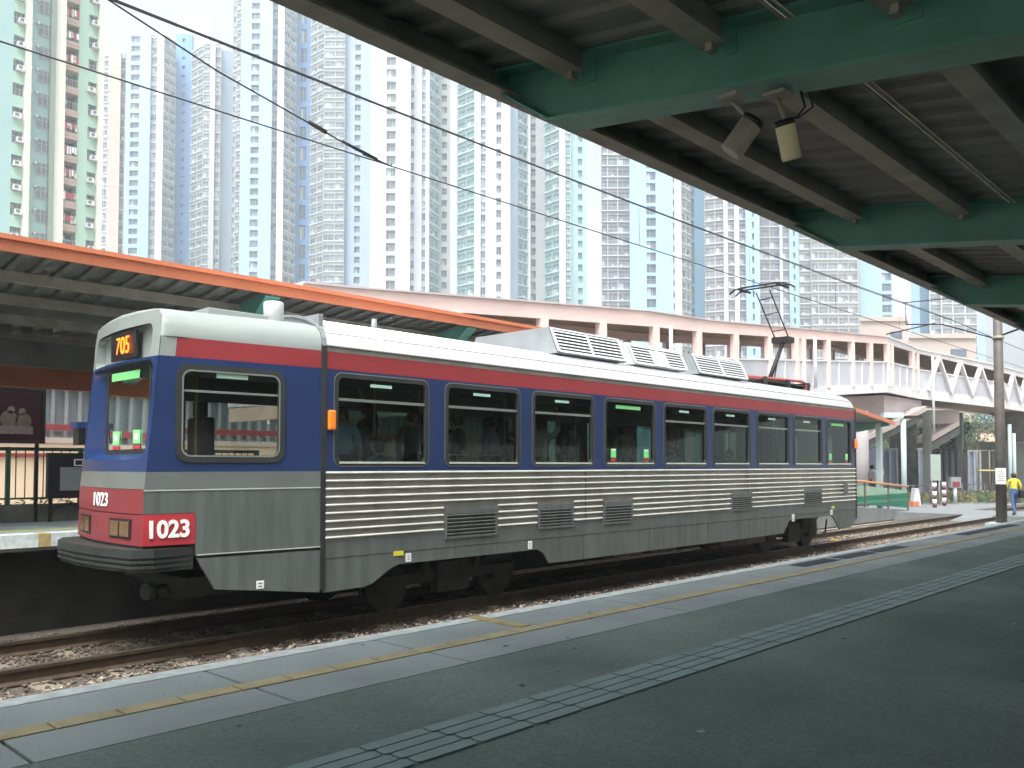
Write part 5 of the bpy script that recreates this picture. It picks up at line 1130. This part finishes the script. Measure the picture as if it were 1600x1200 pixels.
    dg = bpy.context.evaluated_depsgraph_get(); dg.update(); nm = bpy.data.meshes.new_from_object(o.evaluated_get(dg)); bpy.data.objects.remove(o)
    nm.materials.clear()
    for mm in (mat('shirt', shirt, .8, var=.15), mat('trousers', legs, .8, var=.15), M['skin'], M['black']): nm.materials.append(mm)
    segs_ = [(Vector(J[a])*s_, Vector(J[b])*s_, c) for a, b, c in E_]; mi = {'S': 0, 'T': 1, 'K': 2, 'F': 3}
    for p_ in nm.polygons:
        c = p_.center; best = 9
        for a, b, k in segs_:
            ab = b-a; t_ = max(0, min(1, (c-a).dot(ab)/max(ab.length_squared, 1e-9))); dd_ = (c-a-ab*t_).length
            if dd_ < best: best = dd_; p_.material_index = mi[k]; 
        p_.use_smooth = True
    b = bpy.data.objects.new('person', nm); COL.objects.link(b); b.location = loc; b.rotation_euler = (0, 0, rz); tag(b, label, 'person', group)
    hc = Vector(J['hea'])*s_; m = MB()
    rows = []
    for i in range(7):
        ph = math.pi/2*(1-i/6*1.5) if hair == 'short' else math.pi/2*(1-i/6*1.25); 
        rows.append([(hc.x+.098*s_*math.cos(ph)*math.cos(2*math.pi*j/16), hc.y-.008+.108*s_*math.cos(ph)*math.sin(2*math.pi*j/16)*(1 if math.sin(2*math.pi*j/16) < 0 or ph > .55 else .72), hc.z+.02+.115*s_*math.sin(ph)) for j in range(17)])
    m.grid(rows)
    if hair == 'long': m.tube([(hc.x, hc.y-.06, hc.z+.03), (hc.x, hc.y-.10, hc.z-.12), (hc.x, hc.y-.09, hc.z-.26)], [.08, .085, .04], 12)
    m2 = MB()
    m.sm = [True]*len(m.sm); ho = m.build('hair', 'hair'); ho.parent = b
    for sx_ in (-.032, .032): m2.tube([(hc.x+sx_, hc.y+.075*s_, hc.z+.015), (hc.x+sx_, hc.y+.092*s_, hc.z+.015)], .011, 8)
    m2.tube([(hc.x-.025, hc.y+.083*s_, hc.z-.05), (hc.x+.025, hc.y+.083*s_, hc.z-.05)], .006, 6); fo = m2.build('face', 'black'); fo.parent = b
    if bag: m3 = MB(); z = 1.0*s_+zo; m3.box(.16, .34, -.18, .16, z-.3, z); m3.tube([(.2, 0, z), (.0, .12, 1.35), (-.15, 0, 1.42)], .015, 6); bo = m3.build('bag', 'black'); bo.parent = b
    return b
def inside(px, Y, z=1.06):
    l = (px-800)/F; d = Y/(SH-CH*l); return (CH*d+SH*l*d, Y, z)
G_ = 'passengers inside the tram'
person(inside(534, 9.55), 2.6, 'standing passenger in pale blue shirt at the left edge of the first side window', 'stand', (.30, .50, .68), group=G_)
person(inside(575, 9.75), .3, 'standing passenger in black with long hair in the middle of the first side window', 'hold', (.012, .012, .014), hair='long', group=G_, h=1.78, sleeves='long')
person(inside(590, 9.15), 1.6, 'seated passenger in dark teal hood low in the first side window', 'sit', (.06, .16, .20), group=G_, sleeves='long')
person(inside(645, 9.7), 3.0, 'standing passenger in grey green jacket right in the first side window', 'stand', (.10, .16, .15), group=G_, h=1.72, sleeves='long')
person(inside(715, 9.5), 1.2, 'standing passenger holding the rail at left of the second side window', 'hold', (.05, .05, .05), group=G_)
person(inside(768, 9.9), 3.4, 'standing passenger in lilac shirt in the second side window', 'stand', (.30, .24, .36), hair='long', group=G_)
person(inside(800, 9.4), -1.2, 'short passenger in dark red top right in the second side window', 'stand', (.16, .02, .03), group=G_, h=1.45)
person(inside(846, 9.5), -1.0, 'passenger in white shirt with bare arm at left of the third side window', 'hold', (.45, .47, .45), group=G_)
person(inside(893, 9.9), 3.0, 'passenger in black top facing out in the third side window', 'stand', (.02, .02, .02), group=G_, hair='long')
person(inside(975, 9.7), 2.8, 'passenger in tan top seen in the fourth side window', 'stand', (.30, .22, .12), group=G_)
person(inside(1049, 9.15, 1.08), -1.4, 'seated passenger in light blue shirt in the fifth side window', 'sit', (.35, .60, .72), group=G_)
person(inside(1140, 9.6), 1.5, 'dark clothed passenger seated in the sixth side window', 'sit', (.05, .05, .06), group=G_)
person(gp(1362, 36.8, .33), -2.2, 'person in grey top standing behind the green glass barrier on the ramp', 'stand', (.35, .33, .36), (.03, .04, .05), h=1.66)
person(gp(1583, 34, .0), -.9, 'person in yellow top and blue jeans with black bag walking beside the mast', 'walk', (.55, .46, .04), (.05, .09, .20), h=1.66, bag=True, sleeves='long')
# ============================================================ HAZE
HZ = True
if HZ:
    m = MB(); m.box(-320, 720, -320, 720, -2.2, 152); hz = m.build('haze', 'black'); tag(hz, 'pale even haze in the air over the whole place', 'haze', kind='stuff')
    hm = bpy.data.materials.new('haze'); hm.use_nodes = True; n = hm.node_tree; [n.nodes.remove(x) for x in list(n.nodes)]
    out = n.nodes.new('ShaderNodeOutputMaterial'); pv = n.nodes.new('ShaderNodeVolumePrincipled'); pv.inputs['Color'].default_value = (.84, .93, 1, 1); pv.inputs['Density'].default_value = .0011; pv.inputs['Anisotropy'].default_value = .3
    n.links.new(pv.outputs[0], out.inputs['Volume']); hz.data.materials.clear(); hz.data.materials.append(hm)
